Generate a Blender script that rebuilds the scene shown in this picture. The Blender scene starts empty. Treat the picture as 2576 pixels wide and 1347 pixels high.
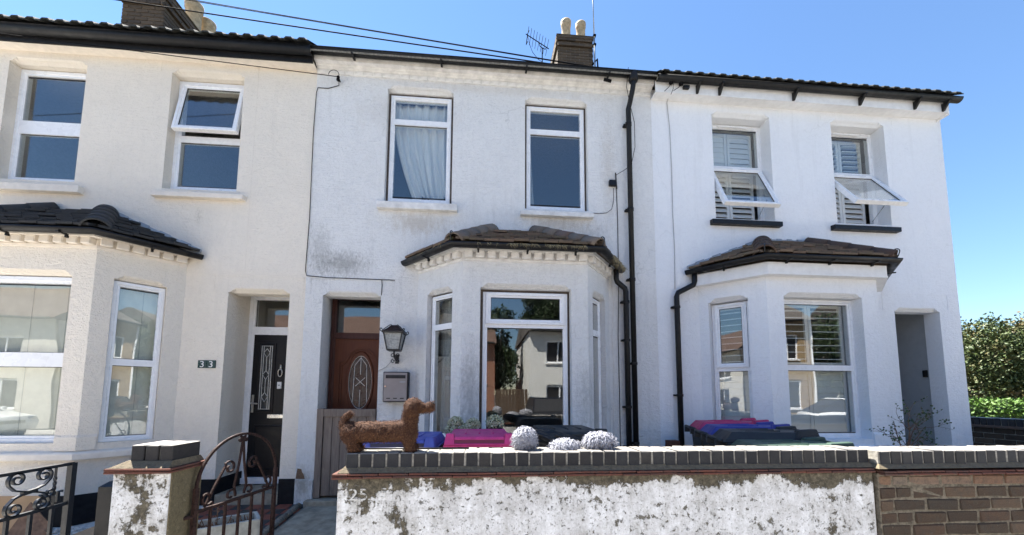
import bpy, bmesh, math, random
from mathutils import Vector, Matrix, noise as mnoise
R = math.radians
rnd = random.Random(7)
SC = bpy.context.scene
COL = SC.collection

# ------------------------------------------------------------------ camera
EYE = 1.55
yaw, pitch, roll = R(4.77), R(5.27), R(-0.28)
fw = Vector((math.sin(yaw) * math.cos(pitch), math.cos(yaw) * math.cos(pitch), math.sin(pitch)))
rt0 = Vector((math.cos(yaw), -math.sin(yaw), 0)); up0 = rt0.cross(fw)
rt = math.cos(roll) * rt0 - math.sin(roll) * up0
up = rt.cross(fw)
cam_d = bpy.data.cameras.new('camera'); cam = bpy.data.objects.new('camera', cam_d); COL.objects.link(cam)
cam_d.sensor_width = 36; cam_d.sensor_fit = 'HORIZONTAL'
cam_d.lens = 36 * 975 / 2576
cam_d.shift_y = 0.0891
cam_d.clip_start = 0.05; cam_d.clip_end = 2000
m = Matrix((rt, up, -fw)).transposed().to_4x4(); m.translation = (0, 0, EYE)
cam.matrix_world = m
SC.camera = cam

# ------------------------------------------------------------------ light
SUN_AZ, SUN_EL = R(-48), R(60)          # azimuth measured from the house normal (+Y), to the left
sdir = Vector((math.sin(SUN_AZ) * math.cos(SUN_EL), math.cos(SUN_AZ) * math.cos(SUN_EL), math.sin(SUN_EL)))
w = bpy.data.worlds.new('World'); SC.world = w; w.use_nodes = True
nt = w.node_tree; bg = nt.nodes['Background']
sky = nt.nodes.new('ShaderNodeTexSky'); sky.sky_type = 'NISHITA'; sky.sun_disc = False
sky.sun_elevation = SUN_EL; sky.sun_rotation = SUN_AZ
sky.air_density = 1.3; sky.dust_density = 0.0; sky.ozone_density = 8.0; sky.altitude = 20
nt.links.new(sky.outputs[0], bg.inputs[0]); bg.inputs[1].default_value = 0.05
sd = bpy.data.lights.new('sun', 'SUN'); sun = bpy.data.objects.new('sun', sd); COL.objects.link(sun)
sd.energy = 5.0; sd.angle = R(0.53); sd.color = (1.0, 0.95, 0.87)
sun.rotation_euler = sdir.to_track_quat('Z', 'Y').to_euler(); sun.location = (-6, 4, 20)
SC.view_settings.view_transform = 'Standard'; SC.view_settings.look = 'None'
SC.view_settings.exposure = 2.29; SC.view_settings.gamma = 1.0
SC.view_settings.use_curve_mapping = False
SC.cycles.max_bounces = 8; SC.cycles.transparent_max_bounces = 16; SC.cycles.diffuse_bounces = 5
SC.cycles.caustics_reflective = False; SC.cycles.caustics_refractive = False
SC.cycles.sample_clamp_indirect = 6

# ------------------------------------------------------------------ materials
class NT:
    def __init__(s, name, rough=0.6, spec=0.5, metal=0.0):
        s.m = bpy.data.materials.new(name); s.m.use_nodes = True
        s.t = s.m.node_tree; s.b = s.t.nodes['Principled BSDF']
        s.b.inputs['Roughness'].default_value = rough
        s.b.inputs['Specular IOR Level'].default_value = spec
        s.b.inputs['Metallic'].default_value = metal
    def n(s, typ, **kw):
        x = s.t.nodes.new('ShaderNode' + typ)
        for k, v in kw.items(): setattr(x, k, v)
        return x
    def put(s, sock, v):
        if isinstance(v, bpy.types.NodeSocket): s.t.links.new(v, sock)
        elif isinstance(v, (tuple, list)):
            n = len(sock.default_value)
            sock.default_value = (tuple(v) + (1.0,))[:n]
        else: sock.default_value = v
    def pos(s): return s.n('NewGeometry').outputs['Position']
    def obj(s): return s.n('TexCoord').outputs['Object']
    def gen(s): return s.n('TexCoord').outputs['Generated']
    def rand(s): return s.n('ObjectInfo').outputs['Random']
    def mapv(s, v, scale=(1, 1, 1), loc=(0, 0, 0), rot=(0, 0, 0)):
        x = s.n('Mapping'); s.put(x.inputs[0], v); x.inputs['Scale'].default_value = scale
        x.inputs['Location'].default_value = loc; x.inputs['Rotation'].default_value = rot
        return x.outputs[0]
    def noise(s, v, scale, detail=4, rough=0.55, dist=0.0):
        x = s.n('TexNoise'); s.put(x.inputs['Vector'], v); x.inputs['Scale'].default_value = scale
        x.inputs['Detail'].default_value = detail; x.inputs['Roughness'].default_value = rough
        x.inputs['Distortion'].default_value = dist
        return x.outputs['Fac']
    def voro(s, v, scale, feat='F1', out='Distance'):
        x = s.n('TexVoronoi'); x.feature = feat; s.put(x.inputs['Vector'], v); x.inputs['Scale'].default_value = scale
        return x.outputs[out]
    def math(s, op, a, b=0.0, clamp=False):
        x = s.n('Math'); x.operation = op; x.use_clamp = clamp
        s.put(x.inputs[0], a); s.put(x.inputs[1], b); return x.outputs[0]
    def rng(s, v, a, b, c=0.0, d=1.0):
        x = s.n('MapRange'); s.put(x.inputs[0], v)
        for i, q in enumerate((a, b, c, d)): x.inputs[i + 1].default_value = q
        return x.outputs[0]
    def mix(s, f, a, b, mode='MIX'):
        x = s.n('MixRGB'); x.blend_type = mode; s.put(x.inputs[0], f); s.put(x.inputs[1], a); s.put(x.inputs[2], b)
        return x.outputs[0]
    def ramp(s, f, stops):
        x = s.n('ValToRGB'); s.put(x.inputs[0], f); e = x.color_ramp.elements
        while len(e) < len(stops): e.new(0.5)
        for q, (p, c) in zip(e, stops): q.position = p; q.color = tuple(c) + (1,)
        return x.outputs[0]
    def xyz(s, v):
        x = s.n('SeparateXYZ'); s.put(x.inputs[0], v); return x.outputs
    def blob(s, v, c, r):      # 1 at centre c, 0 beyond the ellipsoid of radii r
        q = s.mapv(v, scale=tuple(1 / k for k in r), loc=tuple(-a / k for a, k in zip(c, r)))
        x = s.n('VectorMath'); x.operation = 'LENGTH'; s.put(x.inputs[0], q)
        return s.rng(x.outputs['Value'], 0, 1, 1, 0)
    def col(s, c): s.put(s.b.inputs['Base Color'], c); return s
    def rough(s, c): s.put(s.b.inputs['Roughness'], c); return s
    def bump(s, h, strength=0.5, dist=0.01, prev=None):
        x = s.n('Bump'); x.inputs['Strength'].default_value = strength; x.inputs['Distance'].default_value = dist
        s.put(x.inputs['Height'], h)
        if prev is not None: s.put(x.inputs['Normal'], prev)
        s.put(s.b.inputs['Normal'], x.outputs[0]); return x.outputs[0]

def plain(name, col, rough=0.5, var=0.08, scale=30, bump=0.0, spec=0.5, metal=0.0, dist=0.004):
    t = NT(name, rough, spec, metal); p = t.obj()
    n = t.noise(p, scale, 5, 0.6)
    lo = tuple(c * (1 - var * 1.6) for c in col); hi = tuple(min(1, c * (1 + var)) for c in col)
    t.col(t.ramp(n, [(0.3, lo), (0.7, hi)]))
    t.rough(t.rng(t.noise(p, scale * 0.4, 3), 0.3, 0.7, max(0.05, rough - 0.1), min(1, rough + 0.12)))
    if bump: t.bump(n, bump, dist)
    return t.m

MT = {}
def wall_paint(name, base, stains=(), cast=0.6, dirt=0.05, cracks=0.5, grain=1.0, runs=0.22):
    t = NT(name, 0.85, 0.25); p = t.pos(); z = t.xyz(p)[2]
    fine = t.noise(p, 75, 4, 0.6); mid_ = t.noise(p, 22, 4, 0.65, 0.6); big = t.noise(p, 2.2, 5, 0.6)
    brush = t.noise(t.mapv(p, (5, 5, 38)), 1.6, 4, 0.6, 0.8)
    c = t.mix(t.rng(big, 0.3, 0.72, 0, 1), tuple(k * (1 - dirt) for k in base), base)
    c = t.mix(t.rng(mid_, 0.28, 0.55, 0.30 * grain, 0), c, tuple(k * 0.66 for k in base))
    c = t.mix(t.rng(fine, 0.30, 0.50, 0.22 * grain, 0), c, tuple(k * 0.6 for k in base))
    streak = t.noise(t.mapv(p, (9, 9, 0.7)), 1.0, 5, 0.7)
    c = t.mix(t.rng(streak, 0.55, 0.78, 0, runs), c, tuple(k * 0.62 for k in base))
    for (ctr, rad, colr, amt, sc) in stains:
        m = t.math('MULTIPLY', t.blob(p, ctr, rad), 1.0)
        ns = t.noise(t.mapv(p, (sc, sc, sc * 0.45)), 1.0, 8, 0.78)
        k = t.rng(t.math('ADD', t.math('MULTIPLY', m, 0.55), ns), 0.68, 0.98, 0, amt)
        c = t.mix(k, c, colr)
    crack = t.n('TexVoronoi'); crack.feature = 'DISTANCE_TO_EDGE'; crack.inputs['Scale'].default_value = 0.75
    wob = t.n('VectorMath'); wob.operation = 'ADD'; t.put(wob.inputs[0], p); nz = t.n('TexNoise'); nz.inputs['Scale'].default_value = 7; t.put(nz.inputs['Vector'], p); sc_ = t.n('VectorMath'); sc_.operation = 'SCALE'; t.put(sc_.inputs[0], nz.outputs['Color']); sc_.inputs['Scale'].default_value = .22; t.put(wob.inputs[1], sc_.outputs[0]); t.put(crack.inputs['Vector'], wob.outputs[0])
    ck = t.math('MULTIPLY', t.rng(crack.outputs['Distance'], 0.0, 0.006, 1, 0), t.rng(t.noise(p, 1.3, 2), .52, .62, 0, cracks))
    c = t.mix(ck, c, tuple(k * .35 for k in base))
    t.col(c)
    # rough-cast on the ground floor, brushed smoother render above
    low = t.rng(z, 2.7, 3.1, 1.0, 0.55)
    hgt = t.math('ADD', t.math('MULTIPLY', t.math('ADD', t.math('MULTIPLY', mid_, 1.3), t.math('MULTIPLY', fine, 0.4)), low), t.math('MULTIPLY', brush, 0.55))
    t.bump(hgt, cast, 0.027)
    return t.m

MT['paint33'] = wall_paint('cream_render', (0.83, 0.765, 0.67), [((-3.44, 4.6, 3.7), (.10, .5, .25), (0.33, 0.29, 0.22), 0.6, 60)], 0.6, 0.05, 0.14, 0.5, 0.15)
grey = (0.22, 0.22, 0.21); tan = (0.42, 0.36, 0.29)
MT['paintmid'] = wall_paint('weathered_white_render', (0.80, 0.80, 0.795), [
    ((-1.72, 4.85, 3.16), (.60, .6, .30), grey, 0.62, 34), ((-2.0, 4.85, 3.3), (.28, .6, .7), grey, 0.35, 34), ((1.45, 4.85, 3.55), (.5, .5, .5), grey, 0.35, 34), ((-1.0, 4.85, 5.2), (1.2, .5, .5), tan, 0.22, 12),
    ((-0.8, 4.85, 3.72), (.7, .5, .28), tan, 0.5, 22), ((1.0, 4.85, 3.78), (.8, .5, .26), tan, 0.5, 22),
    ((-0.1, 4.35, 1.6), (.22, .3, .9), grey, 0.55, 26), ((1.2, 4.4, 1.5), (.24, .4, .8), grey, 0.4, 26),
    ((-2.05, 4.85, 0.5), (.22, .4, .35), (0.30, 0.27, 0.22), 0.7, 20), ((1.7, 4.85, 4.6), (.2, .4, 1.4), tan, 0.3, 26),
    ((0.2, 4.85, 5.62), (2.6, .5, .14), tan, 0.2, 16)], 0.75, 0.05, 0.3, 0.8, 0.42)
MT['paintR'] = wall_paint('clean_white_render', (0.83, 0.845, 0.87), [], 0.38, 0.02, 0.12, 0.4)
MT['trimwhite'] = plain('white_trim_paint', (0.80, 0.80, 0.80), 0.6, 0.05, 12, 0.15, 0.3)
MT['dirtytrim'] = plain('grimy_white_trim', (0.76, 0.745, 0.72), 0.7, 0.14, 9, 0.3, 0.3)
MT['creamtrim'] = plain('cream_trim_paint', (0.78, 0.715, 0.63), 0.65, 0.06, 14, 0.2, 0.3)
MT['upvc'] = plain('white_upvc', (0.83, 0.84, 0.86), 0.28, 0.02, 20, 0, 0.5)
MT['rubber'] = plain('black_gasket', (0.012, 0.012, 0.014), 0.6)
MT['gutter'] = plain('black_gutter_plastic', (0.010, 0.010, 0.011), 0.5, 0.3, 25, 0.05, 0.3)
MT['plinth'] = plain('black_plinth_paint', (0.008, 0.008, 0.010), 0.7, 0.3, 25, 0.4, 0.25)
MT['blackpaint'] = plain('black_gloss_paint', (0.007, 0.007, 0.009), 0.4, 0.2, 40, 0.05, 0.3)
MT['brownwood'] = plain('dark_timber_frame', (0.085, 0.062, 0.046), 0.6, 0.3, 30, 0.3)
MT['interior'] = plain('interior_plaster', (0.34, 0.32, 0.30), 0.9)
MT['shutter'] = plain('white_shutter', (0.80, 0.80, 0.79), 0.45, 0.02, 15)
MT['curtain'] = plain('white_cotton', (0.82, 0.83, 0.84), 0.9, 0.05, 40, 0.2)
MT['darkcurtain'] = plain('grey_curtain', (0.42, 0.43, 0.43), 0.95, 0.1, 30, 0.2)
MT['blind'] = plain('cream_blind', (0.84, 0.82, 0.73), 0.7, 0.05, 12)
MT['lead'] = plain('lead_flashing', (0.30, 0.32, 0.34), 0.5, 0.2, 14, 0.3)
MT['rust'] = plain('rusty_iron', (0.034, 0.017, 0.014), 0.75, 0.5, 60, 0.5, 0.25)
MT['iron'] = plain('black_wrought_iron', (0.012, 0.014, 0.018), 0.4, 0.3, 60, 0.25)
MT['cable'] = plain('black_cable', (0.010, 0.010, 0.011), 0.9, 0.08, 30, 0, 0.05)
MT['greycable'] = plain('grey_cable', (0.42, 0.42, 0.43), 0.6)
MT['steel'] = plain('galvanised_steel', (0.42, 0.45, 0.46), 0.4, 0.15, 30, 0, 0.5, 0.6)
MT['brushed'] = plain('brushed_steel', (0.27, 0.255, 0.26), 0.42, 0.06, 8, 0, 0.5, 0.45)
MT['pot'] = plain('buff_clay_pot', (0.50, 0.385, 0.235), 0.8, 0.25, 14, 0.4)
MT['dogcore'] = plain('coir_core', (0.055, 0.028, 0.017), 0.95, 0.4, 60, 0.8)
MT['cardboard'] = plain('brown_cardboard', (0.36, 0.235, 0.13), 0.9, 0.06, 10, 0.05)
MT['concrete'] = plain('concrete_path', (0.36, 0.315, 0.24), 0.9, 0.25, 9, 0.6, 0.3, dist=0.01)
MT['asphalt'] = plain('asphalt', (0.12, 0.116, 0.11), 0.9, 0.25, 60, 0.5)
MT['slab'] = plain('pavement_slab', (0.48, 0.46, 0.42), 0.9, 0.2, 12, 0.3)
MT['soil'] = plain('soil', (0.06, 0.045, 0.032), 0.95, 0.4, 30, 0.8)
MT['pebble'] = plain('pale_pebble', (0.62, 0.60, 0.56), 0.7, 0.25, 20)
MT['plantpot'] = plain('stone_trough', (0.42, 0.43, 0.40), 0.8, 0.2, 16, 0.3)
MT['chrome'] = plain('satin_chrome', (0.62, 0.61, 0.58), 0.25, 0.05, 20, 0, 0.5, 1.0)
MT['whiteplate'] = plain('white_plastic', (0.75, 0.75, 0.75), 0.35)
MT['came'] = plain('lead_came', (0.55, 0.56, 0.55), 0.45, 0.1, 20, 0, 0.5, 0.4)

def glass_mat(name, tint=(1, 1, 1), refl=1.0):
    m = bpy.data.materials.new(name); m.use_nodes = True; t = m.node_tree
    for n in list(t.nodes): t.nodes.remove(n)
    o = t.nodes.new('ShaderNodeOutputMaterial'); mx = t.nodes.new('ShaderNodeMixShader')
    tr = t.nodes.new('ShaderNodeBsdfTransparent'); gl = t.nodes.new('ShaderNodeBsdfGlossy'); fr = t.nodes.new('ShaderNodeLayerWeight')
    fr.inputs['Blend'].default_value = 0.5; tr.inputs[0].default_value = tint + (1,)
    gl.inputs['Roughness'].default_value = 0.0; gl.inputs[0].default_value = (1, 1, 1, 1)
    k = t.nodes.new('ShaderNodeMath'); k.operation = 'MULTIPLY'; k.inputs[1].default_value = refl; k.use_clamp = True
    # slight waviness of the sheet, as real panes have
    no = t.nodes.new('ShaderNodeTexNoise'); ge = t.nodes.new('ShaderNodeNewGeometry'); bp = t.nodes.new('ShaderNodeBump')
    no.inputs['Scale'].default_value = 2.6; no.inputs['Detail'].default_value = 0.0
    bp.inputs['Strength'].default_value = 0.25; bp.inputs['Distance'].default_value = 0.004
    t.links.new(ge.outputs['Position'], no.inputs['Vector']); t.links.new(no.outputs['Fac'], bp.inputs['Height'])
    t.links.new(bp.outputs[0], gl.inputs['Normal'])
    p5 = t.nodes.new('ShaderNodeMath'); p5.operation = 'POWER'; p5.inputs[1].default_value = 5.0      # Schlick, same on both faces of the sheet
    ma = t.nodes.new('ShaderNodeMath'); ma.operation = 'MULTIPLY_ADD'; ma.inputs[1].default_value = 0.957; ma.inputs[2].default_value = 0.043
    t.links.new(fr.outputs['Facing'], p5.inputs[0]); t.links.new(p5.outputs[0], ma.inputs[0]); t.links.new(ma.outputs[0], k.inputs[0]); t.links.new(k.outputs[0], mx.inputs[0])
    t.links.new(tr.outputs[0], mx.inputs[1]); t.links.new(gl.outputs[0], mx.inputs[2]); t.links.new(mx.outputs[0], o.inputs[0])
    return m
MT['glass'] = glass_mat('window_glass', (0.93, 0.95, 0.94), 2.3)
MT['obscure'] = plain('obscured_glass', (0.035, 0.04, 0.04), 0.10, 0.5, 14, 0.35, 0.8, dist=0.01)

# bricks and tiles: colour by piece
def brick_mat(name, stops, rough=0.85, dirt=(0.05, 0.05, 0.045), damt=0.5, dscale=26, bump=0.6, spec=0.3, wash=None):
    t = NT(name, rough, spec); r = t.rand(); p = t.pos()
    c = t.ramp(r, stops)
    n = t.noise(p, dscale, 6, 0.7)
    c = t.mix(t.rng(n, 0.45, 0.75, 0, damt), c, dirt)
    c = t.mix(t.rng(t.noise(p, 110, 3), 0.3, 0.7, 0.25, 0), c, (0.01, 0.01, 0.01), 'MULTIPLY')
    if wash: c = t.mix(t.rng(t.noise(p, wash[1], 7, 0.75), wash[2], wash[2] + 0.12, 0, wash[3]), c, wash[0])
    t.col(c); t.bump(t.math('ADD', n, t.math('MULTIPLY', t.noise(p, 120, 3), 0.4)), bump, 0.006)
    return t.m
MT['stockbrick'] = brick_mat('sooty_stock_brick', [(0.0, (0.095, 0.068, 0.045)), (0.5, (0.15, 0.108, 0.070)), (1.0, (0.07, 0.053, 0.039))], damt=0.6, wash=((0.34, 0.32, 0.28), 34, 0.66, 0.55))
MT['wallbrick'] = brick_mat('weathered_brown_brick', [(0.0, (0.040, 0.028, 0.020)), (0.3, (0.066, 0.043, 0.028)), (0.6, (0.046, 0.034, 0.025)), (0.85, (0.080, 0.048, 0.031)), (1.0, (0.11, 0.075, 0.05))], damt=0.6, wash=((0.40, 0.38, 0.34), 30, 0.64, 0.5), bump=1.0)
MT['orangebrick'] = brick_mat('orange_buff_brick', [(0.0, (0.16, 0.095, 0.065)), (0.4, (0.21, 0.125, 0.08)), (0.7, (0.17, 0.14, 0.12)), (1.0, (0.20, 0.15, 0.11))], damt=0.7, bump=1.0)
MT['bluebrick'] = brick_mat('blue_engineering_brick', [(0.0, (0.020, 0.021, 0.026)), (0.35, (0.033, 0.034, 0.039)), (0.7, (0.024, 0.024, 0.027)), (1.0, (0.040, 0.037, 0.037))], rough=0.62, dirt=(0.075, 0.075, 0.07), damt=0.35, dscale=14, bump=0.35, spec=0.2)
MT['blueglare'] = brick_mat('weathered_blue_brick_top', [(0.0, (0.23, 0.215, 0.195)), (0.5, (0.28, 0.26, 0.235)), (1.0, (0.25, 0.235, 0.215))], rough=0.55, dirt=(0.09, 0.09, 0.085), damt=0.3, dscale=18, bump=0.25, spec=0.6)  # sun glare on the coping tops, painted as a paler brick colour
MT['mortar'] = plain('grey_mortar', (0.27, 0.255, 0.225), 0.95, 0.3, 40, 0.8, 0.2)
MT['mossmortar'] = brick_mat('lichened_mortar', [(0, (0.18, 0.145, 0.095)), (1, (0.18, 0.145, 0.095))], dirt=(0.05, 0.042, 0.03), damt=.7, dscale=40, wash=((0.42, 0.40, 0.36), 45, .63, .8), bump=1.0)
MT['wallmortar'] = plain('brown_grey_mortar', (0.15, 0.13, 0.10), 0.95, 0.35, 40, 0.8, 0.2)
MT['darkmortar'] = plain('sooty_mortar', (0.23, 0.21, 0.175), 0.95, 0.3, 40, 0.8, 0.2)
MT['redtile'] = brick_mat('red_clay_creasing_tile', [(0.0, (0.125, 0.046, 0.032)), (0.5, (0.155, 0.058, 0.040)), (1.0, (0.09, 0.042, 0.033))], damt=0.75, dscale=30)
MT['baytile'] = brick_mat('mossy_brown_roof_tile', [(0.0, (0.14, 0.095, 0.068)), (0.35, (0.22, 0.145, 0.10)), (0.7, (0.11, 0.082, 0.064)), (1.0, (0.17, 0.125, 0.09))], dirt=(0.13, 0.125, 0.075), damt=0.65, dscale=16, bump=0.9)
MT['bayslate'] = brick_mat('dark_grey_roof_tile', [(0.0, (0.040, 0.042, 0.045)), (0.5, (0.060, 0.060, 0.062)), (1.0, (0.050, 0.048, 0.046))], damt=0.4, dscale=20)
MT['hip'] = brick_mat('weathered_hip_tile', [(0.0, (0.20, 0.115, 0.085)), (0.5, (0.17, 0.135, 0.11)), (1.0, (0.23, 0.18, 0.14))], dirt=(0.22, 0.205, 0.175), damt=0.7, dscale=12, bump=0.7)
MT['hipdark'] = brick_mat('dark_hip_tile', [(0.0, (0.085, 0.052, 0.040)), (1.0, (0.105, 0.066, 0.048))], dirt=(0.08, 0.075, 0.065), damt=0.6, dscale=16, bump=0.7)
MT['concretetile'] = brick_mat('grey_interlocking_tile', [(0.0, (0.050, 0.052, 0.052)), (1.0, (0.065, 0.064, 0.060))], dirt=(0.08, 0.085, 0.05), damt=0.5)
MT['moss'] = plain('moss', (0.085, 0.085, 0.030), 1.0, 0.45, 60, 0.8)
MT['drygrass'] = plain('dry_grass', (0.33, 0.27, 0.15), 0.9, 0.35, 40)
def quarry(name, a, b):
    t = NT(name, 0.55); p = t.pos(); t.col(t.mix(t.rng(t.noise(p, 30, 5), 0.3, 0.7), a, b)); return t.m
MT['redquarry'] = quarry('red_quarry_tile', (0.19, 0.055, 0.035), (0.26, 0.085, 0.055))
MT['blackquarry'] = quarry('black_quarry_tile', (0.030, 0.030, 0.032), (0.055, 0.055, 0.055))
# ------------------------------------------------------------------ mesh helpers
ORG = {}
class MB:
    def __init__(s): s.v = []; s.f = []
    def add(s, pts, faces):
        o = len(s.v); s.v += [tuple(p) for p in pts]; s.f += [tuple(i + o for i in q) for q in faces]; return s
    def poly(s, *pts): return s.add(pts, [tuple(range(len(pts)))])
    def hexa(s, p):      # 8 points: bottom 0-3 ccw, top 4-7
        return s.add(p, [(3, 2, 1, 0), (4, 5, 6, 7), (0, 1, 5, 4), (1, 2, 6, 5), (2, 3, 7, 6), (3, 0, 4, 7)])
    def box(s, x0, x1, y0, y1, z0, z1, F=None):
        p = [(x0, y0, z0), (x1, y0, z0), (x1, y1, z0), (x0, y1, z0), (x0, y0, z1), (x1, y0, z1), (x1, y1, z1), (x0, y1, z1)]
        if F: p = [F(*q) for q in p]
        return s.hexa(p)
    def tube(s, path, r, n=8, closed=False, flat=None):
        P = [Vector(q) for q in path]; m_ = len(P); rings = []
        prev = None
        for i in range(m_):
            a = P[i - 1] if (i > 0 or closed) else P[i]; b = P[(i + 1) % m_] if (i < m_ - 1 or closed) else P[i]
            t = (b - a); t = t.normalized() if t.length > 1e-9 else Vector((0, 0, 1))
            if prev is None:
                ref = Vector((0, 0, 1)) if abs(t.z) < 0.9 else Vector((1, 0, 0)); x = t.cross(ref).normalized()
            else:
                x = prev - t * prev.dot(t); x = x.normalized() if x.length > 1e-6 else t.orthogonal().normalized()
            prev = x; y = t.cross(x)
            rr = r[i] if isinstance(r, (list, tuple)) else r
            rings.append([P[i] + (x * math.cos(2 * math.pi * k / n) + y * math.sin(2 * math.pi * k / n)) * rr for k in range(n)])
        o = len(s.v)
        for g in rings: s.v += [tuple(q) for q in g]
        cnt = m_ if closed else m_ - 1
        for i in range(cnt):
            for k in range(n):
                a = o + i * n + k; b = o + i * n + (k + 1) % n; j = (i + 1) % m_
                s.f.append((a, b, o + j * n + (k + 1) % n, o + j * n + k))
        if not closed:
            s.f.append(tuple(o + k for k in range(n))[::-1]); s.f.append(tuple(o + (m_ - 1) * n + k for k in range(n)))
        return s
    def bar(s, path, w, h, F=None):       # flat bar: width w sideways (d), h in plane; path of (u,z) in frame F(u,d,z)
        m_ = len(path); o = len(s.v)
        for i, (u, z) in enumerate(path):
            a = path[max(0, i - 1)]; b = path[min(m_ - 1, i + 1)]; tx, tz = b[0] - a[0], b[1] - a[1]; l = math.hypot(tx, tz) or 1
            nx, nz = -tz / l * h / 2, tx / l * h / 2
            for (sx, d) in ((1, -w / 2), (1, w / 2), (-1, w / 2), (-1, -w / 2)): s.v.append(tuple(F(u + nx * sx, d, z + nz * sx)))
        for i in range(m_ - 1):
            for k in range(4):
                a = o + i * 4 + k; b = o + i * 4 + (k + 1) % 4; s.f.append((a, b, b + 4, a + 4))
        s.f.append((o + 3, o + 2, o + 1, o)); q = o + (m_ - 1) * 4; s.f.append((q, q + 1, q + 2, q + 3)); return s
    def lathe(s, prof, n=16, c=(0, 0, 0), arc=2 * math.pi):
        o = len(s.v)
        for (r, z) in prof:
            for k in range(n):
                a = arc * k / n; s.v.append((c[0] + r * math.cos(a), c[1] + r * math.sin(a), c[2] + z))
        for i in range(len(prof) - 1):
            for k in range(n):
                a = o + i * n + k; b = o + i * n + (k + 1) % n; s.f.append((a, b, b + n, a + n))
        s.f.append(tuple(o + k for k in range(n))[::-1]); q = o + (len(prof) - 1) * n; s.f.append(tuple(q + k for k in range(n))); return s
    def ring(s, F, u0, u1, z0, z1, prof):  # mitred frame; prof = closed loop of (inset, depth)
        o = len(s.v); k = len(prof)
        for (i, d) in prof:
            for (u, z) in ((u0 + i, z0 + i), (u1 - i, z0 + i), (u1 - i, z1 - i), (u0 + i, z1 - i)): s.v.append(tuple(F(u, d, z)))
        for a in range(k):
            b = (a + 1) % k
            for c in range(4):
                e = (c + 1) % 4; s.f.append((o + a * 4 + c, o + a * 4 + e, o + b * 4 + e, o + b * 4 + c))
        return s
    def mesh(s, name, off=(0, 0, 0), smooth=False):
        me = bpy.data.meshes.new(name)
        me.from_pydata([(x - off[0], y - off[1], z - off[2]) for x, y, z in s.v], [], s.f); me.update()
        bm = bmesh.new(); bm.from_mesh(me); bmesh.ops.recalc_face_normals(bm, faces=bm.faces); bm.to_mesh(me); bm.free()
        if smooth: me.polygons.foreach_set('use_smooth', [True] * len(me.polygons))
        return me

def org(p): return ORG.get(p.name, Vector((0, 0, 0))) if p else Vector((0, 0, 0))
def tag(o, label=None, cat=None, group=None, kind=None):
    if label: o['label'] = label
    if cat: o['category'] = cat
    if group: o['group'] = group
    if kind: o['kind'] = kind
    return o
def link(o, parent=None):
    COL.objects.link(o)
    if parent: o.parent = parent
    return o
def thing(name, label, cat, loc=(0, 0, 0), group=None, world=True, rotz=0.0):
    o = bpy.data.objects.new(name, None); o.empty_display_size = 0.1; o.location = loc; o.rotation_euler = (0, 0, rotz); link(o)
    ORG[o.name] = Vector(loc) if world else Vector((0, 0, 0))
    return tag(o, label, cat, group)
def part(name, mb, mt, parent, smooth=False, label=None, bevel=0.0, kind=None):
    me = mb.mesh(name, org(parent), smooth); o = bpy.data.objects.new(name, me); link(o, parent)
    me.materials.append(MT[mt] if isinstance(mt, str) else mt)
    ORG[o.name] = org(parent)
    if label: o['label'] = label
    if kind: o['kind'] = kind
    if bevel:
        b = o.modifiers.new('bevel', 'BEVEL'); b.width = bevel; b.segments = 2; b.limit_method = 'ANGLE'; b.angle_limit = R(40)
    return o
def solo(name, mb, mt, label, cat, loc=(0, 0, 0), group=None, smooth=False, kind=None, bevel=0.0):   # a one-mesh top-level thing, verts in world coordinates
    me = mb.mesh(name, loc, smooth); o = bpy.data.objects.new(name, me); o.location = loc; link(o)
    me.materials.append(MT[mt] if isinstance(mt, str) else mt); ORG[o.name] = Vector(loc)
    if bevel:
        b = o.modifiers.new('bevel', 'BEVEL'); b.width = bevel; b.segments = 2; b.limit_method = 'ANGLE'; b.angle_limit = R(40)
    return tag(o, label, cat, group, kind)
def struct(name, mb, mt, smooth=False): 
    o = solo(name, mb, mt, None, None, smooth=smooth); o['kind'] = 'structure'; return o
def inst(name, me, parent, loc, rot=(0, 0, 0), scale=(1, 1, 1)):
    o = bpy.data.objects.new(name, me); link(o, parent); o.location = Vector(loc) - org(parent); o.rotation_euler = rot; o.scale = scale
    ORG[o.name] = Vector(loc); return o
def copy_tree(src, loc, rotz=0.0):
    r = src.copy(); COL.objects.link(r); r.location = loc; r.rotation_euler = (0, 0, rotz); ORG[r.name] = Vector((0, 0, 0))
    def rec(a, b):
        for ch in a.children:
            c = ch.copy(); COL.objects.link(c); c.parent = b; rec(ch, c)
    rec(src, r); return r

class Fr:                                  # a vertical wall plane: u along it, d into the wall, z up
    def __init__(s, P0, P1, off=0.0):
        s.P = Vector((P0[0], P0[1])); q = Vector((P1[0], P1[1])); s.L = (q - s.P).length; s.t = (q - s.P) / s.L
        s.n = Vector((s.t.y, -s.t.x))      # outward when u runs left to right seen from the street
        s.P = s.P + s.n * off
    def __call__(s, u, d, z):
        q = s.P + s.t * u - s.n * d; return (q.x, q.y, z)
def hinge(F, zt, dh, ang):                 # frame tilted outwards about a horizontal axis
    c, sn = math.cos(ang), math.sin(ang)
    return lambda u, d, z: F(u, dh + (d - dh) * c - (zt - z) * sn, zt - (zt - z) * c - (d - dh) * sn)

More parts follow.
